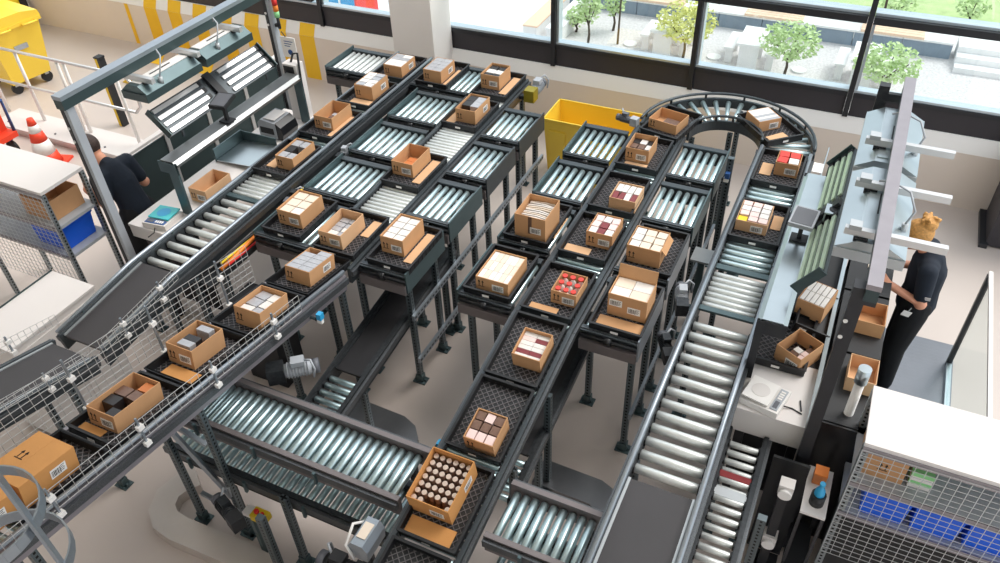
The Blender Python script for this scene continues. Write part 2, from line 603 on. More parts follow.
# ---- inclined tray lane in the wire guard
INC = [(.75, ZR + .475), (3.78, ZR)]
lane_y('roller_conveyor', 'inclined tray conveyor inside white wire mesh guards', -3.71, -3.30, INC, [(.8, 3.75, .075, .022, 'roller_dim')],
       [(-3.70, 3.4), (-3.29, 3.72), (-3.70, 2.12), (-3.29, 2.16), (-3.70, .95), (-3.29, .95)], guide=(0, 1), railm='rail_mauve', rail_h=.13)
# ---- sorter block in front of the yellow tub
for k in range(4):
    spur('short roller conveyor feeding the carton spine, %s row from the front gap' % ordn[k], -2.35, -1.91, ROWY[k], 'left', legs=True)
for k in range(4):
    spur('short roller conveyor between carton spine and long outfeed line, %s row from the front' % ordn[k], -1.36, -.93, ROWY[k], 'right', endm='rail_light' if k < 2 else 'rail_teal')
SP = [(1.0, ZR - .47), (3.9, ZR - .0), (6.9, ZR)]
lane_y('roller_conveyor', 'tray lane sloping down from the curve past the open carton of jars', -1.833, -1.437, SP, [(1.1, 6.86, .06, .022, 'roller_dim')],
       [(-1.87, 3.4), (-1.40, 3.45), (-1.87, 2.85), (-1.40, 2.85), (-1.40, 1.9), (-1.87, 1.9)], guide=(0, 0), railm='rail')
# ---- outfeed line, the long lane that leaves the curve
lane_y('roller_conveyor', 'long outfeed conveyor of wide white rollers ending in a black belt', -.64, -.24, [(1.4, ZR), (6.9, ZR)],
       [(2.92, 4.5, .114, .031, 'roller_pale'), (4.56, 5.0, .062, .026, 'roller_pale'), (5.1, 6.88, .075, .026, 'roller')],
       [(-.66, 3.1), (-.22, 3.1), (-.66, 4.55), (-.66, 5.6), (-.22, 6.6), (-.66, 6.6)], belts=[(1.42, 2.87, 'belt')],
       bars=[(4.53, .05, 'rail_teal'), (5.05, .06, 'rail_teal')])


# ---- roller curve
def curve():
    cx, cy, ri, ro = -1.03, 6.97, .37, .81
    t = thing('roller_conveyor', 'half-circle roller curve at the window end', 'conveyor', (cx, cy, 0))
    for r, s in ((ri - .02, 1), (ro + .02, 1)):
        a = arc(0, 0, r, 0, 180, 28)
        b = MB()
        for p, q in zip(a, a[1:]):
            b.bar((p[0], p[1], ZR - .04), (q[0], q[1], ZR - .04), .026, .1)
        b.build('side_rail', 'rail', t)
        MB().tube([(x, y, ZR + .06) for x, y in arc(0, 0, r, 0, 180, 28)], .015, 8).build('guide_rail', 'rail', t)
        for k in range(7):
            x, y = arc(0, 0, r, 8 + k * 27, 9 + k * 27, 1)[0]
            MB().bar((x, y, ZR), (x, y, ZR + .06), .02, .02).build('guide_bracket', 'black', t)
    L = ro - ri - .02

    def f():
        b = MB()
        b.tube([(-L / 2, 0, 0), (L / 2, 0, 0)], .02, 12, radii=[.014, .027])
        return b.mesh('roller', 'roller')
    me = shared('tapered', f)
    for k in range(19):
        a = math.radians(5 + k * 9.45)
        put('roller', me, t, ((ri + ro) / 2 * math.cos(a), (ri + ro) / 2 * math.sin(a), ZR - .028), (0, 0, a))
    for a in (20, 90, 160):
        for r in (ri - .02, ro + .02):
            x, y = arc(0, 0, r, a, a + 1, 1)[0]
            add_leg(t, x, y, ZR - .12, w=.05)


curve()


# ---- cross conveyors along X at the front
def lane_x(name, label, x0, x1, y0, y1, z, pitch, r, m, legs=(), railm='rail', cat='conveyor', lug=True):
    xc, yc = (x0 + x1) / 2, (y0 + y1) / 2
    hx, hy = (x1 - x0) / 2, (y1 - y0) / 2
    t = thing(name, label, cat, (xc, yc, 0))
    me = roller_mesh(2 * hy - .012, r, m)
    n = int((x1 - x0 - .02) / pitch)
    for k in range(n):
        put('roller', me, t, (-hx + .02 + pitch * (k + .5), 0, z - r), (0, 0, math.pi / 2))
    for s in (-1, 1):
        MB().box(-hx, hx, s * (hy + .018) - .016, s * (hy + .018) + .016, z - .12, z + .03).box(-hx, hx, s * (hy + .02) - .018, s * (hy + .02) + .018, z + .03, z + .042).build('side_rail', railm, t)
        MB().box(-hx, hx, s * (hy + .05) - .012, s * (hy + .05) + .012, z - .04, z + .02).build('drive_chain', 'chain', t)
    if lug:
        for k in range(int((x1 - x0) / .5)):
            x = -hx + .25 + k * .5
            MB().bar((x, -hy - .07, z + .03), (x, -hy - .07, z - .08), .02, .02).build('bracket', 'rail_teal', t)
    for x, y in legs:
        add_leg(t, x, y, z - .12, xc, yc, m='leg_dark')
    return t


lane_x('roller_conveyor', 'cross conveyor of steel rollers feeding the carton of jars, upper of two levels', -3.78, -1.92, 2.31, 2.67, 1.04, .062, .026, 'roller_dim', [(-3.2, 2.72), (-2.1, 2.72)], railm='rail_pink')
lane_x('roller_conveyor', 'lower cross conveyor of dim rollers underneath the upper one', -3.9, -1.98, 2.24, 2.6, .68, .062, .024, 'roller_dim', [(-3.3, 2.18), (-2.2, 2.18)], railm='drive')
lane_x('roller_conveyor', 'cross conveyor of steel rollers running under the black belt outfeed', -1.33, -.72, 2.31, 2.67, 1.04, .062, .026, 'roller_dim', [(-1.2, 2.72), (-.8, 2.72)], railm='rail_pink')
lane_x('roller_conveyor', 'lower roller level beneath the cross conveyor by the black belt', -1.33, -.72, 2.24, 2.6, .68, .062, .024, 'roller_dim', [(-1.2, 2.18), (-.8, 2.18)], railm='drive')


# ---- low decline belts under both blocks
def decline(label, x0, x1, ya, za, yb, zb, belt_from):
    path = [(ya, za), (yb, zb)]
    return lane_y('belt_conveyor', label, x0, x1, path, [(ya, belt_from, .07, .024, 'roller_dim')], [(x0 - .02, yb - .2), (x1 + .02, yb - .2), (x0 - .02, ya + .5), (x1 + .02, ya + .5)],
                  guide=(0, 0), railm='drive', belts=[(belt_from, yb, 'belt_black')])


decline('low black belt conveyor descending through the legs toward the lower cross conveyor', -3.2, -2.95, 2.82, .62, 4.9, .86, 3.36)
decline('low black belt conveyor under the sloping tray lane', -1.68, -1.44, 2.82, .62, 4.6, .86, 3.2)
# ---- side lane of spaced rollers by the front desk
lane_y('roller_conveyor', 'lower side conveyor of spaced rollers beside the black belt', -.17, .03, [(2.3, .98), (3.75, .98)], [(2.32, 3.7, .075, .022, 'roller_pale')],
       [(-.19, 2.6), (.05, 2.6), (-.19, 3.6), (.05, 3.6)], guide=(0, 0), railm='drive', bars=[(3.22, .07, 'steel_soft'), (3.36, .05, 'red_deep')])
# ---- slotted beams that tie the tall legs together
for lab, x, ya, yb, z in (('upper slotted tie beam joining the tall legs', -2.865, 4.0, 6.75, .8), ('lower slotted tie beam joining the tall legs near the floor', -2.865, 4.0, 6.75, .3), ('slotted tie beam near the long outfeed line', -.975, 4.0, 6.7, .45)):
    t = thing('tie_beam', lab, 'beam', (x + .03, (ya + yb) / 2, z))
    MB().box(-.012, .012, -(yb - ya) / 2, (yb - ya) / 2, -.028, .028).build('beam', 'rail_light', t)
    n = int((yb - ya) / .05)
    h = MB()
    for k in range(n):
        y = -(yb - ya) / 2 + .05 * (k + .5)
        h.box(.0121, .0135, y - .012, y + .012, -.008, .008)
    h.build('slot_row', 'black', t)


# ------------------------------------------------------------------ trays, cartons and what is in them
TW, TL_, TH = .375, .55, .072


def tray_mesh():
    b = MB()
    w, l = TW / 2, TL_ / 2
    b.box(-w, w, -l, l, .004, .016)
    for s in (-1, 1):
        b.box(s * w - .006, s * w + .006, -l, l, .004, TH)
        b.box(-w, w, s * l - .006, s * l + .006, .004, TH)
        b.box(s * (w + .004) - .009, s * (w + .004) + .009, -l - .01, l + .01, TH - .008, TH)
        b.box(-w, w, s * (l + .004) - .009, s * (l + .004) + .009, TH - .008, TH)
        for k in range(9):
            y = -l + (k + .5) * TL_ / 9
            b.box(s * (w + .006) - .003, s * (w + .006) + .003, y - .004, y + .004, .01, TH - .008)
    return b.mesh('tray', 'tray')


def lattice_mesh():
    b = MB()
    w, l = TW / 2 - .008, TL_ / 2 - .008
    for sg in (1, -1):
        c = -(w + l)
        while c < w + l:
            c += .047
            # line y = sg * x + c clipped to the tray
            pts = []
            for x in (-w, w):
                y = sg * x + c
                if -l <= y <= l:
                    pts.append((x, y))
            for y in (-l, l):
                x = (y - c) * sg
                if -w < x < w:
                    pts.append((x, y))
            if len(pts) >= 2:
                b.bar((pts[0][0], pts[0][1], .0185), (pts[1][0], pts[1][1], .0185), .0045, .006)
    return b.mesh('lattice', 'tray_rib_glint')


TRAY, LATT = tray_mesh(), lattice_mesh()
TAGM = MB().box(-.028, .028, -.002, .0, -.01, .01).mesh('tray_label', 'paper')
INC_T, SP_T = math.atan2(-.475, 3.03), math.atan2(.47, 2.9)
TILT = {'flat': 0, 'inc': INC_T, 'sp': SP_T}


def surf(kind, y):
    return ZR if kind == 'flat' else zl(INC if kind == 'inc' else SP, y)


def tray(x, y, label, kind='flat', rz=0, z=None):
    t = thing('tray', label, 'tray', (x, y, (surf(kind, y) if z is None else z) + .002), 0, 'black trays with diamond lattice floors')
    t.rotation_euler = (TILT[kind], 0, rz)
    put('body', TRAY, t)
    put('lattice', LATT, t)['kind'] = 'stuff'
    put('tray_label', TAGM, t, (.0, -TL_ / 2 - .013, .035))
    return t


def open_carton_mesh(w, d, h, m, flap):
    b = MB()
    x, y, e = w / 2, d / 2, .005
    b.box(-x, x, -y, y, 0, e)
    b.box(-x, x, -y, -y + e, e, h)
    b.box(-x, x, y - e, y, e, h)
    b.box(-x, -x + e, -y + e, y - e, e, h)
    b.box(x - e, x, -y + e, y - e, e, h)
    return b.mesh('body', m)


def arrow_mesh(s):
    b = MB()
    for k in range(2):
        x = k * s * .55
        b.box(x - s * .06, x + s * .06, -.0006, 0, 0, s * .75)
        b.prism([(x - s * .2, s * .62), (x + s * .2, s * .62), (x, s)], (-.0006, 0), 'y')
    b.box(-s * .25, s * .8, -.0006, 0, -s * .14, -s * .04)
    return b.mesh('arrow_print', 'ink')


def barcode_mesh(w, h):
    b = MB()
    x = -w * .42
    rnd = random.Random(3)
    while x < w * .1:
        k = rnd.choice((.002, .003, .005))
        b.box(x, x + k, -.0004, 0, -h * .35, h * .3)
        x += k + rnd.choice((.003, .004))
    for j in range(4):
        z = h * (.3 - j * .18)
        b.box(w * .16, w * (.42 - .06 * (j % 2)), -.0004, 0, z, z + h * .06)
    return b.mesh('barcode', 'ink')


ARROW = arrow_mesh(.055)
LBL = MB().box(-.048, .048, -.001, 0, -.03, .03).mesh('shipping_label', 'paper')
BAR = barcode_mesh(.096, .06)
BOXES = {}


def carton(key, label, x, y, w, d, h, kind='flat', rz=0, z=None, m='card', side_label=False, arrows=True, front_label=True, base=.024, tape=None, flaps=()):
    t = thing('cardboard_box', label, 'box', (x, y, (surf(kind, y) if z is None else z) + base), 0, 'open cardboard cartons on the conveyors')
    t.rotation_euler = (TILT[kind], 0, math.radians(rz))
    put('body', shared(('carton', w, d, h, m), lambda: open_carton_mesh(w, d, h, m, 0)), t)
    if arrows:
        put('arrow_print', ARROW, t, (-w / 2 + .028, -d / 2 - .0005, h * .32))
    if front_label:
        l = put('shipping_label', LBL, t, (w * .18, -d / 2 - .0005, min(h * .42, h - .04)))
        put('barcode', BAR, l, (0, -.0011, 0))
    if side_label:
        l = put('shipping_label', LBL, t, (w / 2 + .0005, d * .18, h * .48), (0, 0, math.pi / 2))
        put('barcode', BAR, l, (0, -.0011, 0))
    if tape:
        MB().box(-.016, .016, -d / 2 - .001, -d / 2 - .0002, h * .25, h).build('tape', tape, t)
    for fl in flaps:
        side, ln, ang = fl
        a = math.radians(ang)
        b = MB()
        if side == 'back':
            b.bar((0, d / 2 - .003, h), (0, d / 2 - .003 + ln * math.cos(a), h + ln * math.sin(a)), w, .004, up=(0, -math.sin(a), math.cos(a)))
        elif side == 'right':
            b.bar((w / 2 - .003, 0, h), (w / 2 - .003 + ln * math.cos(a), 0, h + ln * math.sin(a)), d * .8, .004, up=(-math.sin(a), 0, math.cos(a)))
        elif side == 'left':
            b.bar((-w / 2 + .003, 0, h), (-w / 2 + .003 - ln * math.cos(a), 0, h + ln * math.sin(a)), d, .004, up=(math.sin(a), 0, math.cos(a)))
        else:
            b.bar((0, -d / 2 + .003, h), (0, -d / 2 + .003 - ln * math.cos(a), h + ln * math.sin(a)), w, .004, up=(0, math.sin(a), math.cos(a)))
        b.build('flap', m, t)
    bpy.context.view_layer.update()
    BOXES[key] = (t, w, d, h)
    return t


def item_mesh(shape, w, d, h, m):
    def f():
        b = MB()
        if shape == 'box':
            b.box(-w / 2, w / 2, -d / 2, d / 2, 0, h)
        elif shape == 'jar':
            r = min(w, d) / 2
            b.tube([(0, 0, 0), (0, 0, h * .75), (0, 0, h * .78), (0, 0, h)], r, 12, radii=[r, r, r * .7, r * .7])
        elif shape == 'bottle':
            r = min(w, d) / 2
            b.tube([(0, 0, 0), (0, 0, h * .6), (0, 0, h * .75), (0, 0, h)], r, 10, radii=[r, r, r * .45, r * .45])
        elif shape == 'envelope':
            b.prism([(-w / 2, 0), (w / 2, 0), (w / 2, h * .96), (w * .1, h), (-w / 2, h * .93)], (-d / 2, d / 2), 'y')
        return b.mesh('goods', m)
    return shared(('item', shape, round(w, 3), round(d, 3), round(h, 3), m), f)


def fill(key, name, label, cat, nx, ny, mats, frac=.8, shape='box', jit=.0, rot=0, skip=(), lid=None, gap=.004, region=(0, 1, 0, 1), lean=0, z0=.006, group=None, var=0.0):
    t, w, d, h = BOXES[key]
    M = t.matrix_world.copy()
    rnd = random.Random(hash(key + name) % 1000 if False else sum(map(ord, key + name)))
    aw, ad = (w - .014) * (region[1] - region[0]), (d - .014) * (region[3] - region[2])
    ox, oy = -(w - .014) / 2 + (w - .014) * region[0], -(d - .014) / 2 + (d - .014) * region[2]
    k = 0
    for i in range(nx):
        for j in range(ny):
            k += 1
            if (i, j) in skip:
                continue
            cw, cd = (aw / nx - gap) * (.93 if jit else 1), (ad / ny - gap) * (.93 if jit else 1)
            hh = round(h * frac * (1 - var * rnd.choice((0, .5, 1))), 3)
            m = mats[(i * 3 + j * 5 + rnd.randrange(2)) % len(mats)] if len(mats) > 1 else mats[0]
            o = put(name, item_mesh(shape, cw, cd, hh, m))
            tag(o, label, cat, group or label)
            x = ox + aw * (i + .5) / nx + rnd.uniform(-jit, jit) * .05
            y = oy + ad * (j + .5) / ny + rnd.uniform(-jit, jit) * .05
            o.matrix_world = M @ Matrix.Translation((x, y, z0)) @ Matrix.Rotation(math.radians(rot + rnd.uniform(-1, 1) * jit * 150), 4, 'Z') @ Matrix.Rotation(math.radians(lean), 4, 'X')
            if lid:
                r = min(cw, cd) / 2
                me = shared(('lid', round(r, 3), lid), lambda: MB().tube([(0, 0, 0), (0, 0, .012)], r * .78, 12).mesh('lid', lid))
                put('lid', me, o, (0, 0, hh))


def sheet(x, y, w, d, label, kind='flat', m='card_pale', rz=0, z=None):
    b = MB().box(-w / 2, w / 2, -d / 2, d / 2, 0, .005)
    o = b.build('cardboard_sheet', m, None, (x, y, (surf(kind, y) if z is None else z) + .0245), (TILT[kind], 0, math.radians(rz)))
    return tag(o, label, 'cardboard', 'loose cardboard sheets lying in the trays')


# trays first (x, y, surface, what lies in it)
for x, y, kind, lab in [
    (-4.05, 4.28, 'flat', 'black lattice tray under the carton of white bags beside the orange cables'),
    (-3.0, 4.265, 'flat', 'black lattice tray under the white cartons atop tall slotted legs'),
    (-3.5, 4.24, 'flat', 'black lattice tray at the top of the wire guarded incline'),
    (-3.5, 5.29, 'flat', 'black lattice tray under the nearly empty carton among pale spine rollers'),
    (-3.5, 6.44, 'flat', 'black lattice tray under the carton of black packets on the spine'),
    (-3.5, 7.13, 'flat', 'black lattice tray beside the olive gear motor'),
    (-4.73, 5.0, 'flat', 'black lattice tray on the bench line beside the steel chute'),
    (-4.73, 5.73, 'flat', 'black lattice tray on the bench line beside the label printer'),
    (-4.73, 6.43, 'flat', 'black lattice tray on the bench line, third one past the bench'),
    (-4.73, 7.1, 'flat', 'black lattice tray at the pillar end of the bench line'),
    (-4.2, 7.14, 'flat', 'black lattice tray on the wide cross conveyor by the pillar'),
    (-3.505, 3.64, 'inc', 'black lattice tray on the guarded incline, uppermost below the spine'),
    (-3.505, 3.05, 'inc', 'black lattice tray on the guarded incline, second from the spine'),
    (-3.505, 2.46, 'inc', 'black lattice tray on the guarded incline, third from the spine'),
    (-3.505, 1.87, 'inc', 'black lattice tray on the guarded incline, fourth from the spine'),
    (-3.505, 1.27, 'inc', 'black lattice tray under the sealed carton with flat lid'),
    (-2.13, 4.26, 'flat', 'black lattice tray under the shallow carton of white packets'),
    (-2.13, 4.985, 'flat', 'black lattice tray under the tall carton of envelopes'),
    (-1.635, 4.23, 'flat', 'black lattice tray under the carton of red topped bottles'),
    (-1.635, 4.96, 'flat', 'black lattice tray under the carton of maroon packets'),
    (-1.635, 5.64, 'flat', 'black lattice tray under the small carton with torn corner'),
    (-1.635, 6.36, 'flat', 'black lattice tray next to the inner end of the roller curve'),
    (-1.635, 3.62, 'sp', 'black lattice tray at the top of the sloping lane'),
    (-1.635, 3.03, 'sp', 'black lattice tray beside the small cyan sensor'),
    (-1.635, 2.40, 'sp', 'black lattice tray under the carton of jars'),
    (-1.635, 1.80, 'sp', 'empty black lattice tray at the bottom edge of the sloping lane'),
    (-1.115, 4.26, 'flat', 'black lattice tray under the tall carton with raised back flap'),
    (-1.115, 4.985, 'flat', 'black lattice tray under the ragged carton of white packs'),
    (-.44, 6.55, 'flat', 'black lattice tray just past the roller curve'),
    (-.44, 5.67, 'flat', 'black lattice tray holding the carton with a yellow packet'),
]:
    tray(x, y, lab, kind)
tray(-1.56, 7.0, 'black lattice tray turning into the roller curve', rz=math.radians(-12))
tray(-.67, 7.3, 'black lattice tray leaving the roller curve under striped goods', rz=math.radians(42))

# cartons and their goods
carton('b1', 'open carton of white wrapped bags beside the orange cables', -4.06, 4.31, .24, .32, .145)
fill('b1', 'wrapped_bag', 'white wrapped bag in the carton beside the orange cables', 'bag', 2, 3, ['item_white', 'item_cream'], .85, jit=.03)
carton('b2', 'open carton half filled with pale packets at the top of the incline', -3.57, 4.21, .22, .34, .14, m='card_pale')
fill('b2', 'packet', 'pale packet lying in the half filled carton at the top of the incline', 'packet', 2, 4, ['item_grey', 'item_white'], .42, jit=.04, region=(.05, .95, .2, .95))
carton('b3', 'open carton packed with white boxes above the tall slotted legs', -3.05, 4.32, .21, .33, .16)
fill('b3', 'white_box', 'white box packed in the carton above the tall slotted legs', 'packet', 2, 4, ['item_white'], .86, jit=.02)
carton('b4', 'open carton packed with glossy grey boxes behind the wire guard', -3.51, 3.67, .23, .32, .13, 'inc', side_label=True, front_label=False)
fill('b4', 'glossy_box', 'glossy grey box in the carton behind the wire guard', 'packet', 2, 5, ['item_grey'], .95, skip=((0, 4),))
carton('b5', 'nearly empty open carton among the pale spine rollers', -3.57, 5.36, .22, .33, .14)
fill('b5', 'packet', 'orange brown packet at the bottom of the nearly empty carton', 'packet', 1, 2, ['item_orange'], .3, region=(.2, .8, .35, .75))
carton('b6', 'open carton of black packets on the spine near the olive gear motor', -3.48, 6.46, .22, .34, .145, side_label=True, front_label=False)
fill('b6', 'black_packet', 'black packet in the spine carton near the olive gear motor', 'packet', 2, 2, ['item_black', 'item_grey'], .88, region=(.05, .95, .3, .95))
carton('b7', 'open carton of silver packets at the foot of the square pillar', -4.71, 7.07, .23, .3, .13, side_label=True, front_label=False)
fill('b7', 'silver_packet', 'silver packet in the carton at the foot of the square pillar', 'packet', 2, 4, ['item_grey', 'item_white'], .97)
carton('b8', 'open carton of grey boxes on the wide conveyor by the pillar', -4.23, 7.12, .22, .32, .14, side_label=True, front_label=False)
fill('b8', 'grey_box', 'grey box in the carton on the wide conveyor by the pillar', 'packet', 2, 4, ['item_grey'], .95)
carton('b9', 'open carton of foil wrapped goods on the bench line nearest the pillar carton', -4.72, 6.5, .22, .32, .155, side_label=True, front_label=False)
fill('b9', 'foil_packet', 'foil packet heaped in the bench line carton near the pillar', 'packet', 2, 4, ['item_grey', 'item_white'], .98, jit=.04)
carton('b10', 'open deep carton with few goods beside the label printer', -4.75, 5.81, .22, .34, .14)
fill('b10', 'packet', 'grey packet low in the deep carton beside the label printer', 'packet', 1, 3, ['item_grey', 'item_brown'], .4, region=(.3, .9, .2, .7), jit=.05)
carton('b11', 'open carton of mixed grey packets next to the steel chute', -4.65, 5.04, .2, .34, .135, front_label=False)
fill('b11', 'grey_packet', 'grey packet in the carton next to the steel chute', 'packet', 2, 3, ['item_grey', 'item_black'], .85, skip=((1, 1),), jit=.04)
carton('b13', 'open carton with white and dark packets beside the olive gear motor', -3.57, 7.19, .22, .29, .16)
fill('b13', 'white_packet', 'white packet in the carton beside the olive gear motor', 'packet', 2, 3, ['item_white', 'item_black', 'item_white'], .82, jit=.05)
carton('b14', 'tall open carton full of upright envelopes near the yellow tub', -2.11, 4.92, .27, .31, .225, tape='item_brown', arrows=False)
fill('b14', 'envelope', 'cream envelope standing in the tall carton near the yellow tub', 'envelope', 1, 12, ['item_cream', 'item_white'], .78, 'envelope', jit=.03, lean=-8, gap=.012)
carton('b15', 'shallow open carton of white packets at the corner above the floor gap', -2.11, 4.22, .27, .35, .12)
fill('b15', 'white_packet', 'white packet in rows inside the shallow carton above the floor gap', 'packet', 6, 3, ['item_white', 'item_cream'], .85, gap=.003)
carton('b16', 'small open carton of white bottles with red tops', -1.56, 4.24, .2, .24, .12)
fill('b16', 'bottle', 'white bottle with red cap in the small carton', 'bottle', 3, 3, ['item_white', 'item_pink'], .85, 'bottle', lid='item_red', jit=.05)
carton('b17', 'open carton of maroon and white packets in the middle of the spine', -1.555, 5.01, .22, .27, .14)
fill('b17', 'maroon_packet', 'maroon and white packet in the carton mid spine', 'packet', 3, 3, ['item_maroon', 'item_white', 'item_pink'], .9, jit=.05)
carton('b18', 'low open carton of maroon packets with a torn corner', -1.55, 5.56, .23, .26, .115, front_label=False, arrows=False, m='card_pale')
fill('b18', 'dark_packet', 'dark red packet in the low carton with torn corner', 'packet', 4, 2, ['item_maroon', 'item_white', 'item_white'], .85, jit=.04)
carton('b19', 'open carton with dark goods beside the inner end of the curve', -1.67, 6.36, .22, .28, .14)
fill('b19', 'dark_packet', 'dark packet in the carton beside the inner end of the curve', 'packet', 3, 3, ['item_brown', 'item_black', 'item_white'], .6, jit=.04)
carton('b20', 'ragged open carton stuffed with white packs next to the grey motor', -1.17, 4.94, .27, .27, .16, front_label=False, flaps=(('right', .06, -50),))
fill('b20', 'white_pack', 'white pack in the ragged carton next to the grey motor', 'packet', 3, 3, ['item_white', 'item_cream'], .92, jit=.06, rot=0)
carton('b21', 'tall open carton with raised back flap over white goods', -1.09, 4.28, .29, .23, .2, m='card', arrows=False, flaps=(('back', .09, 75),))
l = put('shipping_label', LBL, BOXES['b21'][0], (-.085, -.1155, .12))
put('barcode', BAR, l, (0, -.0011, 0))
fill('b21', 'white_pack', 'flat white pack in the tall carton with raised flap', 'packet', 2, 2, ['item_cream', 'item_white'], .88)
carton('b22', 'plain open carton of striped packets at the top of the sloping lane', -1.575, 3.6, .21, .24, .135, 'sp', arrows=False, front_label=False)
fill('b22', 'striped_packet', 'pale striped packet in the plain carton atop the sloping lane', 'packet', 2, 6, ['item_pink', 'item_white', 'item_maroon'], .72, gap=.003)
carton('b23', 'open carton of brown packs on the sloping lane above the carton of jars', -1.6, 2.9, .21, .23, .13, 'sp', front_label=False)
fill('b23', 'brown_pack', 'brown and white pack in the sloping lane carton', 'packet', 3, 3, ['item_brown', 'item_pink', 'item_brown'], .88, jit=.02)
carton('b24', 'large open carton filled with rows of small jars', -1.69, 2.46, .29, .36, .17, 'sp', side_label=True, arrows=False, m='card_orange')
fill('b24', 'jar', 'small brown jar with pale lid in the large carton', 'jar', 6, 7, ['item_brown'], .62, 'jar', lid='item_cap', skip=((3, 0), (4, 0), (2, 0)), gap=.002)
carton('b28', 'open carton with one yellow packet among white boxes on the outfeed line', -.49, 5.69, .25, .3, .1, arrows=False, m='card_pale')
fill('b28', 'white_box', 'white box in the outfeed carton with the yellow packet', 'packet', 3, 4, ['item_white', 'item_pink'], 1.02, skip=((0, 0),), jit=.03)
fill('b28', 'yellow_packet', 'bright yellow packet in the front corner of the outfeed carton', 'packet', 1, 1, ['item_yellow'], .9, region=(0, .32, 0, .24))
carton('b30', 'open carton of black boxes in the middle of the wire guarded incline', -3.56, 2.5, .22, .29, .15, 'inc')
fill('b30', 'black_box', 'black box with grey top in the middle incline carton', 'packet', 1, 4, ['item_black', 'item_grey'], .92, region=(.25, .8, .1, .95), skip=((0, 2),))
carton('b31', 'open carton with grey bags behind the wire guard below the spine', -3.46, 3.04, .23, .3, .15, 'inc', front_label=False)
fill('b31', 'grey_bag', 'grey bag in the carton behind the wire guard', 'packet', 2, 3, ['item_grey', 'item_white'], .7, jit=.04)
carton('b32', 'long open carton with black and orange packets low on the incline', -3.53, 1.88, .22, .36, .13, 'inc')
fill('b32', 'dark_packet', 'dark packet in the long carton low on the incline', 'packet', 2, 4, ['item_black', 'item_orange', 'item_brown'], .72, skip=((0, 0), (0, 3), (1, 1)), jit=.04)
carton('b27', 'open carton with red topped packets just past the roller curve', -.38, 6.6, .2, .22, .13, arrows=False)
fill('b27', 'red_packet', 'red and white packet in the carton just past the curve', 'packet', 2, 2, ['item_red', 'item_white', 'item_pink'], .98, jit=.04)
carton('b25', 'wide open carton with one dark packet entering the roller curve', -1.59, 6.99, .3, .26, .1, rz=-12, front_label=False)
fill('b25', 'dark_packet', 'flat dark packet in the wide carton entering the curve', 'packet', 1, 1, ['item_brown'], .4, region=(.35, .85, .3, .75))
carton('b26', 'open carton of blue grey striped goods leaving the roller curve', -.745, 7.35, .24, .24, .11, rz=42, arrows=False)
fill('b26', 'striped_packet', 'blue grey striped packet in the carton leaving the curve', 'packet', 1, 6, ['item_grey', 'item_white'], .95, gap=.002)


def sealed(label, x, y, w, d, h, kind='inc', m='card_orange', rz=0):
    t = thing('cardboard_box', label, 'box', (x, y, surf(kind, y) + .024), 0)
    t.rotation_euler = (TILT[kind], 0, math.radians(rz))
    MB().box(-w / 2, w / 2, -d / 2, d / 2, 0, h - .004).build('body', m, t)
    for s in (-1, 1):
        MB().box(min(0, s * w / 2) + .0006, max(0, s * w / 2) - .0006, -d / 2, d / 2, h - .004, h).build('lid_flap', m, t)
    l = put('shipping_label', LBL, t, (w / 2 + .0008, d * .15, h * .55), (0, 0, math.pi / 2))
    put('barcode', BAR, l, (0, -.0011, 0))
    a = put('arrow_print', ARROW, t, (-w * .25, -.02, h + .001), (-math.pi / 2, 0, 0))
    return t


sealed('sealed carton with white label on the wire guarded incline', -3.53, 1.25, .27, .34, .16)
sealed('sealed carton at the very bottom of the wire guarded incline, beside the steel cage', -3.53, .89, .27, .34, .16)

for x, y, w, d, lab, kind, m in [
    (-1.68, 4.02, .22, .085, 'cardboard strip in the tray of red topped bottles', 'flat', 'card'),
    (-1.70, 4.77, .21, .12, 'cardboard strip in front of the maroon packet carton', 'flat', 'card_pale'),
    (-1.66, 6.16, .21, .09, 'cardboard strip in the tray at the inner end of the curve', 'flat', 'card_pale'),
    (-1.11, 4.07, .33, .13, 'orange cardboard flap in front of the tall carton with raised back', 'flat', 'card'),
    (-1.65, 2.19, .31, .125, 'orange cardboard sheet in front of the carton of jars', 'sp', 'card_orange'),
    (-3.47, 2.27, .31, .13, 'cardboard sheet in front of the black box carton on the incline', 'inc', 'card_orange'),
    (-3.58, 1.65, .18, .08, 'cardboard scrap in front of the long incline carton', 'inc', 'card_orange'),
    (-2.875, 4.3, .1, .4, 'cardboard strip beside the white box carton over the tall legs', 'flat', 'card_pale'),
    (-3.385, 5.33, .11, .4, 'cardboard strip beside the nearly empty carton', 'flat', 'card_pale'),
    (-3.38, 4.37, .11, .22, 'cardboard strip behind the half filled carton', 'flat', 'card_pale'),
    (-4.6, 5.75, .1, .42, 'cardboard strip beside the deep carton near the printer', 'flat', 'card_pale'),
    (-4.72, 6.27, .24, .1, 'cardboard strip in front of the foil goods carton', 'flat', 'card_pale'),
    (-4.55, 7.1, .06, .4, 'cardboard strip beside the silver packet carton', 'flat', 'card_pale'),
    (-4.06, 7.12, .08, .4, 'cardboard strip beside the grey box carton by the pillar', 'flat', 'card_pale'),
    (-3.64, 6.42, .1, .44, 'cardboard strip beside the black packet carton', 'flat', 'card_pale'),
    (-3.38, 7.18, .12, .4, 'cardboard strip beside the olive motor', 'flat', 'card_pale'),
    (-4.82, 4.95, .1, .2, 'cardboard scrap beside the steel chute carton', 'flat', 'card_pale'),
    (-1.945, 5.0, .04, .3, 'cardboard edge beside the envelope carton', 'flat', 'card_pale'),
    (-.55, 6.55, .1, .2, 'cardboard scrap beside the red packet carton', 'flat', 'card_pale'),
    (-.31, 5.75, .08, .2, 'cardboard scrap beside the yellow packet carton', 'flat', 'card_pale'),
]:
    sheet(x, y, w, d, lab, kind, m)
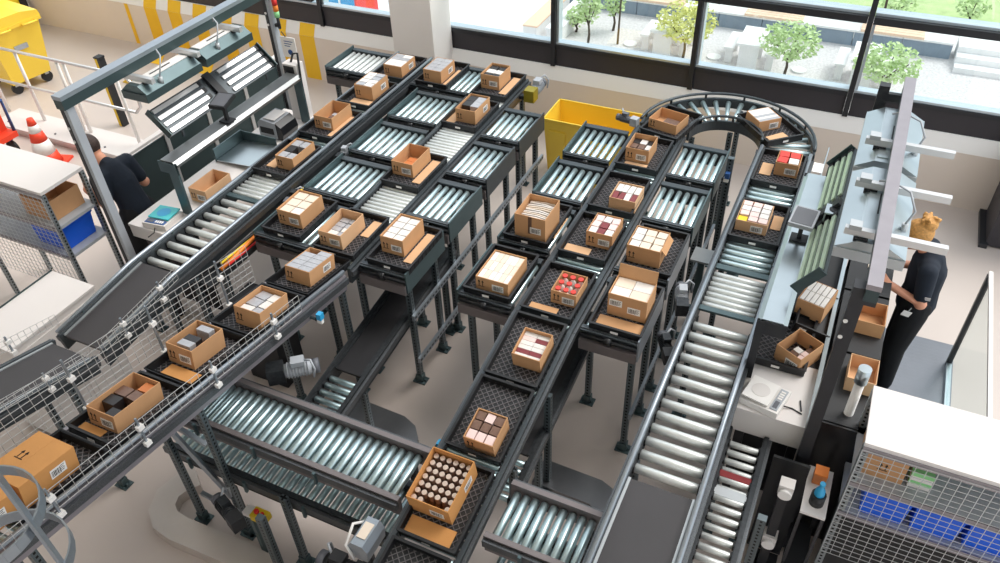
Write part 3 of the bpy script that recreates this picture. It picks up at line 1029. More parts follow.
sheet(-.55, 7.14, .2, .14, 'cardboard scrap in the tray leaving the roller curve', rz=48)


# ------------------------------------------------------------------ packing stations
def gantry(label, x, y0, y1, side, lum_m):
    t = thing('lamp_gantry', label, 'gantry', (x, (y0 + y1) / 2, 0))
    hy = (y1 - y0) / 2
    dx = 0 if side < 0 else -.13
    for y in (-hy, hy):
        dx = 0 if side < 0 else (-.05 if y < 0 else -.15)
        p = MB().box(dx - .045, dx - .008, y - .04, y + .04, .012, 2.46).build('post', 'frame_dark', t)
        MB().box(dx - .008, dx + .03, y - .036, y + .036, .012, 2.46).build('post_profile', 'grey_light' if side < 0 else 'frame_dark', p)
        put('foot', foot_mesh(), p, (dx, y, 0))
        if dx:
            MB().box(dx - .04, .04, y - .02, y + .02, 2.34, 2.399).build('corner_bracket', 'frame_dark', p)
        for k in range(2):
            z = 2.22 - k * .12
            MB().tube([(dx - .03, y - .046, z), (dx - .03, y - .039, z)], .013, 8).build('bolt', 'white_plastic', p)
    bw = .045 if side < 0 else .034
    b = MB().box(-bw, bw, -hy - .06, hy + .06, 2.40, 2.48).build('beam', 'green_dark', t)
    MB().box(-bw - .004, bw + .004, -hy - .062, hy + .062, 2.481, 2.515).build('beam_profile', 'rail_light' if side < 0 else 'rail_mauve', b)
    for k, y in enumerate((-.62, -.07, .5)):
        a0, a1 = (-.06, .28) if side < 0 else (-.2, .36)
        MB().box(a0, a1, y - .02, y + .02, 2.352, 2.398).build('arm', 'alu', t)
        c = MB().box(a0 + .02, a0 + .09, y - .035, y + .035, 2.398, 2.43).build('clamp', 'steel_soft', t)
        MB().box(.1 if side < 0 else -.14, .2 if side < 0 else -.06, y - .03, y + .03, 2.24, 2.352).build('hanger', 'black', t)
    return t


def luminaire(label, x0, x1, y0, y1, z, up, low):
    xc, yc = (x0 + x1) / 2, (y0 + y1) / 2
    t = thing('work_light', label, 'lamp', (xc, yc, z), 0, 'work lights hung from the gantries')
    hx, hy = (x1 - x0) / 2, (y1 - y0) / 2
    MB().prism([(-hx, -.02), (hx, -.02), (hx, .05), (-hx, .05)], (-hy, hy), 'y').build('skirt', low, t)
    MB().prism([(-hx, .051), (hx, .051), (hx * .42, .115), (-hx * .42, .115)], (-hy + .01, hy - .01), 'y').build('reflector', up, t)
    MB().box(-hx * .36, hx * .36, -hy * .85, hy * .85, .1152, .122).build('top_plate', 'white_plastic' if up != 'steel' else 'steel', t)
    MB().box(-.008, .008, -.12, .12, .1222, .124).build('slot', 'black', t)
    MB().box(-hx + .02, hx - .02, -hy + .02, hy - .02, -.028, -.0205).build('diffuser', 'white_plastic', t)
    MB().tube([(hx * .8, -hy * .35, .05), (hx * .8, -hy * .35, .12)], .02, 8).build('cable_gland', 'steel_soft', t)
    pts = [(hx * .8, -hy * .35, .12), (hx * .95, -hy * .3, .2), (hx * .7, -hy * .1, .27), (hx * .1, hy * .05, .285), (-hx * .2, hy * .15, .24)]
    MB().tube(pts, .007, 6).build('cable', 'grey_light', t)
    return t


gantry('dark green lamp gantry with light grey profile beside the wheeled bin area', -5.55, 3.62, 6.12, -1, 'white_plastic')
gantry('lamp gantry with pale beam and dark post beside the person with the hair bun', .35, 3.70, 6.15, 1, 'steel')
luminaire('pale topped work light with dark skirt, nearer the gantry corner post', -5.57, -5.29, 4.15, 4.82, 2.235, 'rail_teal', 'green_dark')
luminaire('pale topped work light with dark skirt, nearer the signal tower', -5.57, -5.29, 4.88, 5.52, 2.235, 'rail_teal', 'green_dark')
luminaire('silver work light closest to the person with the hair bun', .12, .52, 4.25, 5.16, 2.22, 'steel', 'steel_soft')
luminaire('silver work light at the window end of the pale gantry', .12, .52, 5.22, 6.05, 2.22, 'steel', 'steel_soft')


def slat_rack(label, xa, za, xb, zb, y0, y1, m):
    """tilted panel with two fields of four strips each; a = lower edge, b = upper edge"""
    yc = (y0 + y1) / 2
    t = thing('slat_panel', label, 'light panel', (xa, yc, 0))  # tilted panel of plain pale slats
    d = Vector((xb - xa, 0, zb - za))
    u = d.normalized()
    n = Vector((-u.z, 0, u.x))
    if n.z < 0:
        n = -n
    hy = (y1 - y0) / 2
    p0, p1 = Vector((0, 0, za)), Vector((xb - xa, 0, zb))
    mid = (p0 + p1) / 2
    b = MB()
    b.bar((mid.x, -hy, mid.z), (mid.x, hy, mid.z), d.length, .02, up=n)
    b.build('back_plate', 'rail', t)
    for s in (-1, 1):
        MB().bar(p0 + Vector((0, s * hy, 0)) + n * .02, p1 + Vector((0, s * hy, 0)) + n * .02, .012, .07, up=n).build('end_cheek', 'green_dark', t)
    gaps = ((-hy + .02, -.11), (.12, hy - .02))
    for a, c in gaps:
        for k in range(4):
            q = p0 + d * ((k + .5) / 4) + n * .018
            MB().bar((q.x, a + .02, q.z), (q.x, c - .03, q.z), d.length / 4 * .52, .016, up=n).build('strip', m, t)
            MB().bar((q.x, c - .03, q.z), (q.x, c + .005, q.z), d.length / 4 * .62, .022, up=n).build('strip_cap', 'black', t)
    q = mid + n * .03
    MB().bar((q.x, -.04, q.z), (q.x, .04, q.z), d.length * 1.1, .03, up=n).build('centre_bracket', 'black', t)
    for s in (-1, 1):
        MB().bar((0, s * hy * .8, za - .01), (0, s * hy * .8, 1.735), .02, .02).build('stand', 'rail', t)
    return t


def bridge(label, x0, x1, y0, y1, z, leg_side):
    xc, yc = (x0 + x1) / 2, (y0 + y1) / 2
    hx, hy = (x1 - x0) / 2, (y1 - y0) / 2
    t = thing('steel_bridge_shelf', label, 'shelf', (xc, yc, 1.19))
    zz = z - 1.19
    MB().prism([(-hx, zz - .03), (-hx + .03, zz), (hx - .03, zz), (hx, zz - .03), (hx, zz - .055), (hx - .008, zz - .055), (hx - .035, zz - .012), (-hx + .035, zz - .012), (-hx + .008, zz - .055), (-hx, zz - .055)], (-hy, hy), 'y').build('top_sheet', 'steel_dull' if leg_side > 0 else 'steel', t)
    for s in (-1, 1):
        a, c = (hx - .1, hx) if leg_side > 0 else (-hx, -hx + .05)
        MB().box(a, c, s * hy - .012, s * hy + .012, 0, zz - .012).build('leg', 'rail_teal' if leg_side > 0 else 'frame_dark', t)
        MB().box(-hx, hx, s * (hy + .003) - .006, s * (hy + .003) + .006, zz - .12, zz - .012).build('end_plate', 'rail_teal' if leg_side > 0 else 'frame_dark', t)
    return t


bridge('long bent steel shelf bridging the bench with the teal scale', -5.31, -5.11, 4.06, 5.86, 1.73, 1)
bridge('long bent steel shelf bridging the bench with the white scale', -.20, -.01, 4.06, 5.92, 1.73, -1)
slat_rack('silver slat panel of pale strips above the teal scale bench', -5.36, 1.80, -5.56, 2.0, 4.3, 5.8, 'alu')
slat_rack('slat panel of pale green strips beside the silver work lights', -.02, 1.80, .12, 2.0, 4.33, 5.95, 'green_pale')


def screen(label, x, y, z, rz, tilt, m):
    t = thing('touch_terminal', label, 'terminal', (x, y, 1.735))
    h = put('head', None, t, (0, 0, z - 1.735), (tilt, 0, rz))
    MB().box(-.085, .085, -.1, .1, 0, .035).build('screen_case', m, h)
    MB().box(-.072, .072, -.086, .086, .0352, .038).build('screen_face', 'grey_plastic', h)
    MB().box(-.03, .03, -.03, .03, -.05, 0).build('mount', 'black', h)
    MB().bar((0, 0, .0), (.0, .0, z - 1.735 - .045), .03, .03).build('stand', 'black', t)
    MB().box(-.06, .06, -.05, .05, 0, .012).build('base_plate', 'black', t)
    return t


screen('dark grey touch terminal over the bench with the teal scale', -5.17, 4.82, 1.92, .15, .18, 'black')
screen('silver grey touch terminal over the outfeed line', -.10, 5.0, 1.90, -.1, .12, 'grey_light')
for lab, x, y, px in (('bent silver mounting arm with round cut-out beside the silver terminal', .02, 5.08, 0),):
    t = thing('mounting_arm', lab, 'bracket', (x, y, 1.735))
    MB().box(.0, .11, -.06, .06, .24, .252).box(.0, .012, -.06, .06, 0, .24).build('plate', 'steel', t)
    MB().tube([(.06, 0, .2522), (.06, 0, .256)], .036, 16).build('cable_hole', 'frame_dark', t)


# benches
def bench(label, x0, x1, y0, y1, z, side):
    xc, yc = (x0 + x1) / 2, (y0 + y1) / 2
    hx, hy = (x1 - x0) / 2, (y1 - y0) / 2
    t = thing('packing_bench', label, 'bench', (xc, yc, 0))
    ye = hy if side < 0 else -hy + .56
    MB().box(-hx, hx, -hy, ye, z - .025, z).build('top', 'white_board', t)
    if side > 0:
        MB().box(-hx, hx, ye + .001, hy, z - .025, z).build('rear_top', 'black', t)
    MB().box(-hx + .004, hx - .004, -hy + .004, -hy + .02, z - (.14 if side < 0 else .22), z - .0255).build('apron', 'white_grey', t)
    MB().box(-hx + .02, hx - .02, -hy + .25, -hy + .28, .1, z - .03).build('back_panel', 'black', t)
    for x in (-hx + .06, hx - .06):
        for y in (-hy + .12, hy - .1):
            MB().box(x - .03, x + .03, y - .03, y + .03, 0, z - .03).build('leg', 'frame_dark', t)
    return t


bench('white packing bench with teal scale and open carton', -5.58, -5.06, 3.74, 6.03, 1.18, -1)
bench('white packing bench with white scale between outfeed line and dark post', -.19, .285, 3.76, 6.06, 1.18, 1)


def scale(label, x, y, rz, top, body):
    t = thing('parcel_scale', label, 'scale', (x, y, 1.181), rz)
    MB().prism([(-.13, 0), (.13, 0), (.13, .04), (-.13, .055)], (-.12, .12), 'x').build('body', body, t)
    MB().box(-.105, .105, -.055, .125, .06, .072).build('weighing_plate', top, t)
    MB().tube([(0, .035, .0722), (0, .035, .0745)], .06, 24).build('plate_ring', 'white_grey' if top != 'teal' else 'cyan', t)
    MB().box(-.1, .1, -.118, -.068, .045, .06).build('display_panel', 'grey_light' if top != 'teal' else 'blue_frame', t)
    MB().box(-.085, -.02, -.108, -.078, .0605, .0625).build('display', 'grey_plastic', t)
    for k in range(4):
        MB().box(.0 + k * .022, .014 + k * .022, -.108, -.078, .0605, .0635).build('key', 'white_plastic', t)
    MB().tube([(0, -.12, .02), (.03, -.18, .004), (.02, -.25, .004)], .005, 6).build('cable', 'black', t)


scale('flat parcel scale with teal cover on the white bench', -5.30, 3.895, .12, 'teal', 'white_grey')
scale('white parcel scale with keypad on the front bench', -.03, 3.9, 1.35, 'white_plastic', 'white_plastic')
o = MB().bar((0, 0, .004), (.02, -.09, .004), .008, .008).build('pen', 'black', None, (.19, 3.98, 1.181))
tag(o, 'black pen lying beside the white parcel scale', 'pen')

# goods and gear on the left bench
carton('b12', 'empty open carton standing on the white bench behind the teal scale', -5.19, 4.42, .2, .34, .14, z=1.183, base=.0, m='card_pale')
tray(-5.26, 5.02, 'black lattice tray pushed under the bridge shelf on the bench', z=1.182) if False else None
t = thing('steel_chute', 'shiny steel sheet chute on the bench before the label printer', 'chute', (-5.3, 5.08, 1.181))
MB().bar((-.22, 0, .02), (.2, 0, .05), .42, .008, up=(0, 0, 1)).build('bed', 'steel', t)
MB().box(-.24, -.225, -.21, .21, 0, .14).build('back_wall', 'rail_teal', t)
MB().box(-.225, .2, .205, .215, 0, .13).build('side_wall', 'rail_teal', t)
t = thing('label_printer', 'grey label printer with black curved front under the bridge shelf', 'printer', (-5.3, 5.58, 1.181))
MB().prism([(-.14, 0), (.08, 0), (.08, .18), (-.1, .2), (-.14, .16)], (-.13, .13), 'y').build('body', 'grey_light', t)
MB().prism([(.081, 0), (.14, 0), (.16, .06), (.14, .14), (.081, .185)], (-.125, .125), 'y').build('front_cover', 'black_gloss', t)
MB().box(-.12, .05, -.1315, -.1302, .05, .12).build('media_window', 'black', t)
MB().box(-.08, .06, -.1, .1, .2, .206).build('lid', 'white_grey', t)
t = thing('control_box', 'white control box with cables at the end of the bridge shelf', 'control box', (-5.28, 5.955, 1.181))
MB().box(-.07, .1, -.06, .06, .0, .62).build('case', 'white_grey', t)
MB().box(-.06, .07, -.062, -.0605, .48, .6).build('face', 'black', t)
MB().tube([(.0, 0, .62), (.02, .03, .7), (.09, .02, .72), (.12, -.03, .6), (.11, -.05, .3)], .012, 8).build('cable', 'black', t)
t = thing('signal_tower', 'signal tower lamp with blue, red, orange and green segments on the gantry post', 'signal lamp', (-5.46, 6.12, 2.5))
t.location = (-5.475, 6.12, 2.06)
MB().tube([(0, 0, .0), (0, 0, .12)], .016, 8).build('stem', 'black', t)
for k, m in enumerate(('lamp_green', 'orange', 'red', 'cyan')):
    MB().tube([(0, 0, .12 + k * .062), (0, 0, .18 + k * .062)], .027, 14).build('lens', m, t)
MB().tube([(0, 0, .368), (0, 0, .385)], .028, 14).build('cap', 'white_plastic', t)
MB().box(-.04, .0, -.02, .02, .02, .05).build('bracket', 'black', t)
t = thing('notice_sign', 'small white sign with blue round symbol hanging by the signal tower', 'sign', (-5.39, 6.1, 1.88))
MB().box(-.09, .09, -.004, .004, -.11, .11).build('board', 'white_plastic', t)
MB().tube([(.01, -.0045, -.05), (.01, -.0065, -.05)], .03, 16).build('symbol', 'blue_frame', t)
for k in range(3):
    MB().box(-.05, .06 - .02 * k, -.0055, -.0041, .06 - k * .025, .068 - k * .025).build('text_line', 'blue_frame', t)
MB().tube([(-.02, 0, .11), (-.06, 0, .16)], .005, 6).build('hook', 'black', t)

# dark panel fence behind the left bench
t = thing('panel_fence', 'dark green panel fence with aluminium posts and white top rail behind the bench', 'fence', (-6.32, 5.7, 0))
for k in range(5):
    y = -1.3 + k * .62
    MB().box(-.02, .02, y - .025, y + .025, 0, 1.27).build('post', 'alu', t)
    if k < 4:
        MB().box(-.008, .008, y + .027, y + .593, .12, 1.24).build('panel', 'green_dark', t)
MB().box(-.03, .03, -1.33, 1.21, 1.271, 1.30).build('top_rail', 'white_grey', t)


# wire mesh helper
def wires(b, o, u, v, nu, nv, r=.0022):
    """rectangular wire grid from corner o along vectors u and v"""
    o, u, v = Vector(o), Vector(u), Vector(v)
    nrm = u.cross(v).normalized()
    for i in range(nu + 1):
        p = o + u * (i / nu)
        b.bar(p, p + v, r * 2, r * 2, up=nrm)
    for j in range(nv + 1):
        p = o + v * (j / nv)
        b.bar(p + nrm * r, p + u + nrm * r, r * 2, r * 2, up=nrm)
    return b


def rack(label, x0, x1, y0, y1, z, shelves, meshed, post_m='rail_mauve', back_m='white_grey'):
    xc, yc = (x0 + x1) / 2, (y0 + y1) / 2
    hx, hy = (x1 - x0) / 2, (y1 - y0) / 2
    t = thing('storage_rack', label, 'rack', (xc, yc, 0))
    MB().box(-hx, hx, -hy, hy, z - .03, z).build('top_board', 'white_board', t)
    for x in (-hx + .018, hx - .018):
        for y in (-hy + .018, hy - .018):
            l = put('post', leg_mesh(z - .032, .042, 'leg_light'), t, (x, y, 0))
    for zz in shelves:
        MB().box(-hx + .002, hx - .002, -hy + .002, hy - .002, zz - .03, zz).build('shelf', 'grey_light', t)
    for zz in [z - .03] + list(shelves):
        MB().box(-hx, hx, -hy - .008, -hy + .0, zz - .04, zz).build('front_beam', post_m, t)
    b = MB()
    zb = shelves[-1] - .45
    wires(b, (-hx, -hy - .012, zb), (2 * hx, 0, 0), (0, 0, z - .05 - zb), max(2, int(2 * hx / .056)), max(2, int((z - zb) / .05)), .0016)
    b.build('wire_mesh', meshed, t)['kind'] = 'stuff'
    if x0 > 0:
        MB().box(-hx + .004, hx - .004, hy - .012, hy - .004, shelves[-1], z - .032).build('back_sheet', 'sheet_blue', t)
        MB().box(-hx + .04, hx - .04, -hy + .04, hy - .03, .05, shelves[-1] - .07).build('dark_block', 'black', t)  # plain black block that makes the bottom of the rack dark
    return t


rack('white topped wire front rack holding three blue bins beside the glass panel', .56, 2.0, 3.44, 3.92, 1.56, [1.2, .9], 'wire_thin')
rack('white topped rack with a blue bin and carton beside the traffic cone', -7.35, -6.08, 3.41, 3.87, 1.58, [1.2, .88], 'wire_thin')


def bin_(label, x, y, z, w, d, h, m='blue_bin', group=None, rz=0):
    t = thing('storage_bin', label, 'bin', (x, y, z + .001), rz, group)
    b = MB()
    a, c = w / 2, d / 2
    k = .9
    vs = [(-a * k, -c * k, 0), (a * k, -c * k, 0), (a * k, c * k, 0), (-a * k, c * k, 0), (-a, -c, h), (a, -c, h), (a, c, h), (-a, c, h)]
    e = .006
    vs += [(-a * k + e, -c * k + e, e), (a * k - e, -c * k + e, e), (a * k - e, c * k - e, e), (-a * k + e, c * k - e, e), (-a + e, -c + e, h), (a - e, -c + e, h), (a - e, c - e, h), (-a + e, c - e, h)]
    fs = [(0, 3, 2, 1), (0, 1, 5, 4), (1, 2, 6, 5), (2, 3, 7, 6), (3, 0, 4, 7), (8, 9, 10, 11), (8, 12, 13, 9), (9, 13, 14, 10), (10, 14, 15, 11), (11, 15, 12, 8), (4, 5, 13, 12), (5, 6, 14, 13), (6, 7, 15, 14), (7, 4, 12, 15)]
    b.add(vs, fs)
    b.build('body', m, t)
    b = MB()
    for s in (-1, 1):
        b.box(-a - .008, a + .008, s * c - .008, s * c + .008, h - .02, h + .003)
        b.box(s * a - .008, s * a + .008, -c, c, h - .02, h + .003)
    b.build('rim', m, t)
    return t


for k, lab in enumerate(('blue bin nearest the rack post with the bottle', 'blue bin second along the wire fronted rack', 'blue bin third along the wire fronted rack', 'blue bin at the picture edge of the wire fronted rack')):
    bin_(lab, .80 + k * .29, 3.66, .9, .268, .4, .25, group='blue bins on the wire fronted rack')
t = thing('cardboard_box', 'closed carton with up arrows on the upper shelf of the wire fronted rack', 'box', (.72, 3.68, 1.201))
MB().box(-.12, .12, -.15, .15, 0, .2).build('body', 'card', t)
put('arrow_print', ARROW, t, (-.02, -.1505, .08))
t = thing('paper_pack', 'green and white pack beside the closed carton on the wire fronted rack', 'pack', (.93, 3.66, 1.201))
MB().box(-.06, .06, -.12, .12, 0, .1).build('body', 'white_plastic', t)
MB().box(-.061, .061, -.121, .121, .1005, .13).build('band', 'lamp_green', t)
MB().box(-.0615, .0615, -.1215, .1215, .03, .06).build('stripe', 'lamp_green', t)
bin_('blue bin on the rack beside the traffic cone', -6.36, 3.64, .881, .4, .36, .24)
carton('shelfbox', 'open carton on the upper shelf of the rack beside the traffic cone', -6.36, 3.65, .36, .34, .2, z=1.201, base=0, arrows=False, front_label=False)
t = thing('cabinet', 'white metal cabinet next to the climbing belt conveyor', 'cabinet', (-5.55, 2.62, 0))
MB().box(-.255, -.251, -.41, .43, 1.05, 1.10).build('seal_strip', 'green_dark', t)
MB().box(-.24, .23, -.4, .42, .03, 1.06).build('body', 'white_grey', t)
MB().box(-.25, .24, -.41, .43, 1.061, 1.085).build('top', 'white_board', t)
MB().box(-.2, .19, -.36, .38, 0, .03).build('plinth', 'frame_dark', t)
MB().box(.2302, .236, -.38, .0, .1, 1.0).build('door', 'white_grey', t)
MB().box(.2302, .236, .02, .4, .1, 1.0).build('door', 'white_grey', t)


# ------------------------------------------------------------------ wire guards
def guard(label, x, y0, y1, path, lo, hi, pu, pv, npost, m='wire', name='wire_guard'):
    yc = (y0 + y1) / 2
    t = thing(name, label, 'guard', (x, yc, zl(path, yc) + lo))
    zc = zl(path, yc) + lo
    o = Vector((0, y0 - yc, zl(path, y0) + lo - zc))
    u = Vector((0, y1 - y0, zl(path, y1) - zl(path, y0)))
    v = Vector((0, 0, hi - lo))
    b = MB()
    wires(b, o, u, v, max(2, int(u.length / pu)), max(1, int(round((hi - lo) / pv))), .0014)
    b.build('wire_mesh', m, t)['kind'] = 'stuff'
    for k in range(npost):
        p = o + u * ((k + .5) / npost)
        MB().bar(p + Vector((.008, 0, -.06)), p + v + Vector((.008, 0, .03)), .012, .012).build('post', 'rail_light', t)
        MB().box(-.002, .028, p.y - .02, p.y + .02, p.z + (hi - lo) * .6, p.z + (hi - lo) * .6 + .03).build('clamp', 'white_plastic', t)
        MB().box(-.002, .028, p.y - .02, p.y + .02, p.z - .05, p.z - .02).build('clamp', 'white_plastic', t)
    return t


guard('tall white wire guard between the climbing belt and the inclined trays', -3.79, .85, 3.36, INC, .05, .40, .062, .05, 4)
guard('low white wire guard on the outer rail of the inclined trays', -3.235, .85, 3.2, INC, .05, .2, .062, .05, 4)
CB = [(.9, ZR + .28), (2.36, ZR - .08)]
guard('low wire guard along the climbing belt beside the white cabinet', -5.02, .95, 2.5, CB, .04, .13, .05, .045, 2)
guard('low wire guard along the climbing belt on its inner side', -4.46, .95, 2.3, CB, .04, .13, .05, .045, 2)
guard('wire guard around the tail of the bench line belt', -4.44, 2.42, 3.2, [(2.3, ZR - .09), (3.2, ZR)], .05, .16, .05, .04, 2)


# ------------------------------------------------------------------ motors, sensors, cables, ducts
def motor(label, x, y, z, rz, body='grey_light', gear='grey_plastic', s=1.0, hang=.0):
    t = thing('drive_motor', label, 'motor', (x, y, z), rz)
    b = MB().tube([(0, -.11 * s, 0), (0, .1 * s, 0)], .055 * s, 18)
    for k in range(8):
        y0 = -.09 * s + k * .022 * s
        b.tube([(0, y0, 0), (0, y0 + .008 * s, 0)], .064 * s, 18)
    b.build('body', body, t)
    MB().tube([(0, .1 * s, 0), (0, .15 * s, 0)], .058 * s, 18).build('fan_cover', 'grey_plastic', t)
    MB().box(-.06 * s, .06 * s, -.24 * s, -.112 * s, -.07 * s, .07 * s).build('gearbox', gear, t)
    MB().box(-.03 * s, .05 * s, -.05 * s, .05 * s, .066 * s, .11 * s).build('terminal_box', body, t)
    MB().tube([(.01, .05 * s, .09 * s), (.05, .1 * s, .12 * s), (.09, .12 * s, .06 * s), (.08, .1 * s, -.03)], .009, 6).build('cable', 'grey_light', t)
    if hang:
        MB().box(-.02, .02, -.2 * s, -.12 * s, .0701 * s, .07 * s + hang).build('mount', 'drive', t)
    return t


motor('grey drive motor with olive gearbox at the window end of the spine', -3.13, 7.3, ZR + .0, .0, 'grey_light', 'olive', .95)
MB().box(-.2, -.05, -.2, -.14, -.06, -.02).build('mount_arm', 'drive', bpy.data.objects['drive_motor'])
motor('small grey motor behind the conveyors in front of the yellow tub', -2.02, 6.95, ZR + .03, 1.4, 'grey_plastic', 'grey_light', .6)
motor('grey motor beside the ragged carton in the gap by the outfeed line', -.80, 4.62, ZR - .02, .3, 'grey_light', 'drive', .75)
motor('black coupling motor below the grey motor by the outfeed line', -.80, 4.25, ZR - .2, .5, 'drive', 'black', .7)
motor('blue grey gear motor hanging under the inclined tray lane', -3.13, 2.93, ZR - .16, -.9, 'grey_light', 'drive', .95)
motor('black motor under the lower cross conveyor', -2.22, 1.95, .62, 1.57, 'black', 'black', 1.0)
motor('dark motor under the far end of the lower cross conveyor', -3.2, 2.0, .6, 1.2, 'drive', 'black', .8)
motor('dark motor in the cable gap beside the bench line', -4.4, 4.62, ZR - .06, .2, 'drive', 'grey_plastic', .6)
motor('dark motor in the gap beside the bench line near the printer', -4.4, 5.45, ZR - .06, .2, 'grey_light', 'drive', .6)


def sensor(label, x, y, z, m='cyan'):
    t = thing('light_sensor', label, 'sensor', (x, y, z))
    MB().box(-.02, .02, -.022, .022, .02, .075).build('housing', m, t)
    MB().box(-.026, .016, -.014, .014, -.02, .02).build('bracket', 'white_plastic', t)
    MB().tube([(-.045, 0, .0), (-.026, 0, 0)], .016, 8).build('lens', 'black', t)
    return t


sn = sensor('cyan light sensor under the end of the wire guarded incline', -3.17, 3.3, ZR - .02)
MB().bar((-.1, 0, .0), (-.026, 0, .0), .016, .016).build('arm', 'rail_teal', sn)
sensor('cyan light sensor on the outer rail of the sloping tray lane', -1.93, 2.83, .93)
sensor('small blue sensor on the post inside the roller curve', -.84, 6.25, ZR + .02, 'blue_frame')
t = thing('emergency_stop_box', 'yellow box with red emergency buttons under the lower cross conveyor', 'emergency stop', (-2.98, 2.08, .5))
MB().box(-.06, .06, -.04, .04, 0, .06).build('case', 'yellow_dark', t)
MB().box(-.13, -.061, -.035, .035, .01, .05).build('bracket', 'white_plastic', t)
for x, r in ((-.025, .018), (.025, .012)):
    MB().tube([(x, 0, .06), (x, 0, .08)], r, 12).build('button', 'red', t)
MB().bar((-.1, 0, .012), (-.1, 0, -.5), .03, .03).build('stand', 'rail_teal', t)
for lab, m, x0, dy in (('orange cable bundle in the gap beside the bench line', 'orange', -4.36, 0), ('black cable bundle in the gap beside the bench line', 'black', -4.42, .02), ('yellow cable in the gap beside the bench line', 'item_yellow', -4.40, .04), ('red cable in the gap beside the bench line', 'red', -4.34, .06)):
    pts = [(x0 + .02 * math.sin(k * 1.3 + dy * 30), 3.55 + k * .16 + dy, ZR - .1 + .03 * math.sin(k * .9 + dy * 40)) for k in range(9)]
    tag(MB().tube(pts, .011 if m != 'orange' else .018, 6).build('cable', m), lab, 'cable')
t = thing('cable_tray', 'dark cable tray in the gap between bench line and sorter', 'cable tray', (-4.4, 5.0, ZR - .17))
MB().box(-.07, .07, -1.6, 2.2, 0, .012).build('base', 'drive', t)
for s in (-1, 1):
    MB().box(s * .07 - .004, s * .07 + .004, -1.6, 2.2, .0, .05).build('side', 'black', t)
add_leg(t, -4.4, 3.6, ZR - .17, -4.4, 5.0)
for c in list(t.children):
    if c.name.startswith('leg'):
        c.location.z = -(ZR - .17)
t = thing('control_cabinet', 'black control enclosure with orange corner under the wire guard end', 'enclosure', (-4.12, 3.62, 0))
MB().box(-.2, .2, -.14, .14, 0, .9).build('body', 'black', t)
MB().box(-.2, -.05, -.1405, -.138, .7, .88).build('corner_plate', 'orange', t)


def duct(label, path, w, h, m):
    o = MB().strip(path, w, h, .0).build('floor_duct', m)
    return tag(o, label, 'duct')


duct('pale curved floor duct winding below the lower cross conveyor', [(-3.95, 2.36), (-4.02, 2.26), (-4.05, 2.14), (-4.0, 2.02), (-3.9, 1.95), (-3.75, 1.93), (-3.2, 1.95), (-2.95, 1.94), (-2.8, 1.86), (-2.72, 1.7)], .2, .1, 'duct')
duct('pale straight floor duct at the bottom edge beside the winding duct', [(-2.6, 1.98), (-2.3, 2.0), (-1.95, 2.02)], .2, .1, 'duct')
duct('dark glossy floor duct with rounded end beside the low black belt', [(-3.4, 3.45), (-2.75, 3.43), (-2.68, 3.4), (-2.63, 3.34), (-2.61, 3.26)], .24, .1, 'duct_dark')
duct('steel floor duct curving under the outfeed line', [(-1.5, 3.5), (-1.02, 3.49), (-.9, 3.44), (-.82, 3.35), (-.8, 3.24), (-.8, 2.9)], .24, .1, 'duct_dark')
t = thing('grey_sensor_housing', 'grey rounded sensor housing beside the carton of jars', 'sensor housing', (-1.98, 2.0, .95))
MB().prism([(-.06, 0), (.06, 0), (.07, .1), (.04, .15), (-.04, .15), (-.07, .1)], (-.1, .1), 'y').build('housing', 'rail_light', t)
MB().box(-.03, .03, -.05, .06, .1505, .156).build('window', 'item_cream', t)
MB().tube([(-.06, .1, .08), (-.1, .02, .14), (-.08, -.1, .1), (-.02, -.12, .02)], .01, 6).build('cable', 'white_plastic', t)
MB().bar((0, 0, 0), (0, 0, -.95), .03, .03).build('stand', 'drive', t)
# slanted braces and posts at the front of the incline
for lab, p, q in (('slanted brace tube beside the tall front leg', W(172, 432, 1.12), W(232, 497, .35)), ('slotted cross strut between the front legs', W(172, 424, 1.1), W(207, 445, 1.0)), ('second slotted cross strut low between the front legs', W(202, 493, .4), W(238, 512, .38))):
    t = thing('brace', lab, 'brace', tuple(p))
    MB().bar((0, 0, 0), q - p, .03, .03).build('bar', 'rail_light', t)
t = thing('slotted_post', 'short slotted post beside the yellow emergency box', 'post', (-2.86, 1.99, 0))
put('post', leg_mesh(.72, .055, 'leg'), t)
put('foot', foot_mesh(), t)
t = thing('slotted_post', 'slotted post with pale top beside the lower cross conveyor rollers', 'post', (-2.76, 2.14, 0))
put('post', leg_mesh(.8, .05, 'leg'), t)
put('foot', foot_mesh(), t)
t = thing('slotted_post', 'slotted post inside the roller curve', 'post', (-.84, 6.3, 0))
put('post', leg_mesh(1.5, .055, 'leg'), t)
put('foot', foot_mesh(), t)
t = thing('slotted_post', 'slotted post between the roller curve and the slat panel', 'post', (-.02, 6.62, 0))
put('post', leg_mesh(1.42, .055, 'leg'), t)
put('foot', foot_mesh(), t)
t = thing('slotted_post', 'slotted post at the front end of the lower side conveyor', 'post', (.145, 3.12, 0))
put('post', leg_mesh(1.0, .055, 'leg'), t)
put('foot', foot_mesh(), t)
t = thing('floor_plate', 'small steel bench plate standing in the gap by the roller curve', 'plate', (-.86, 5.75, 0))
MB().box(-.09, .09, -.1, .1, .78, .8).build('plate', 'steel_soft', t)
MB().box(-.03, .03, -.03, .03, 0, .78).build('column', 'rail_teal', t)

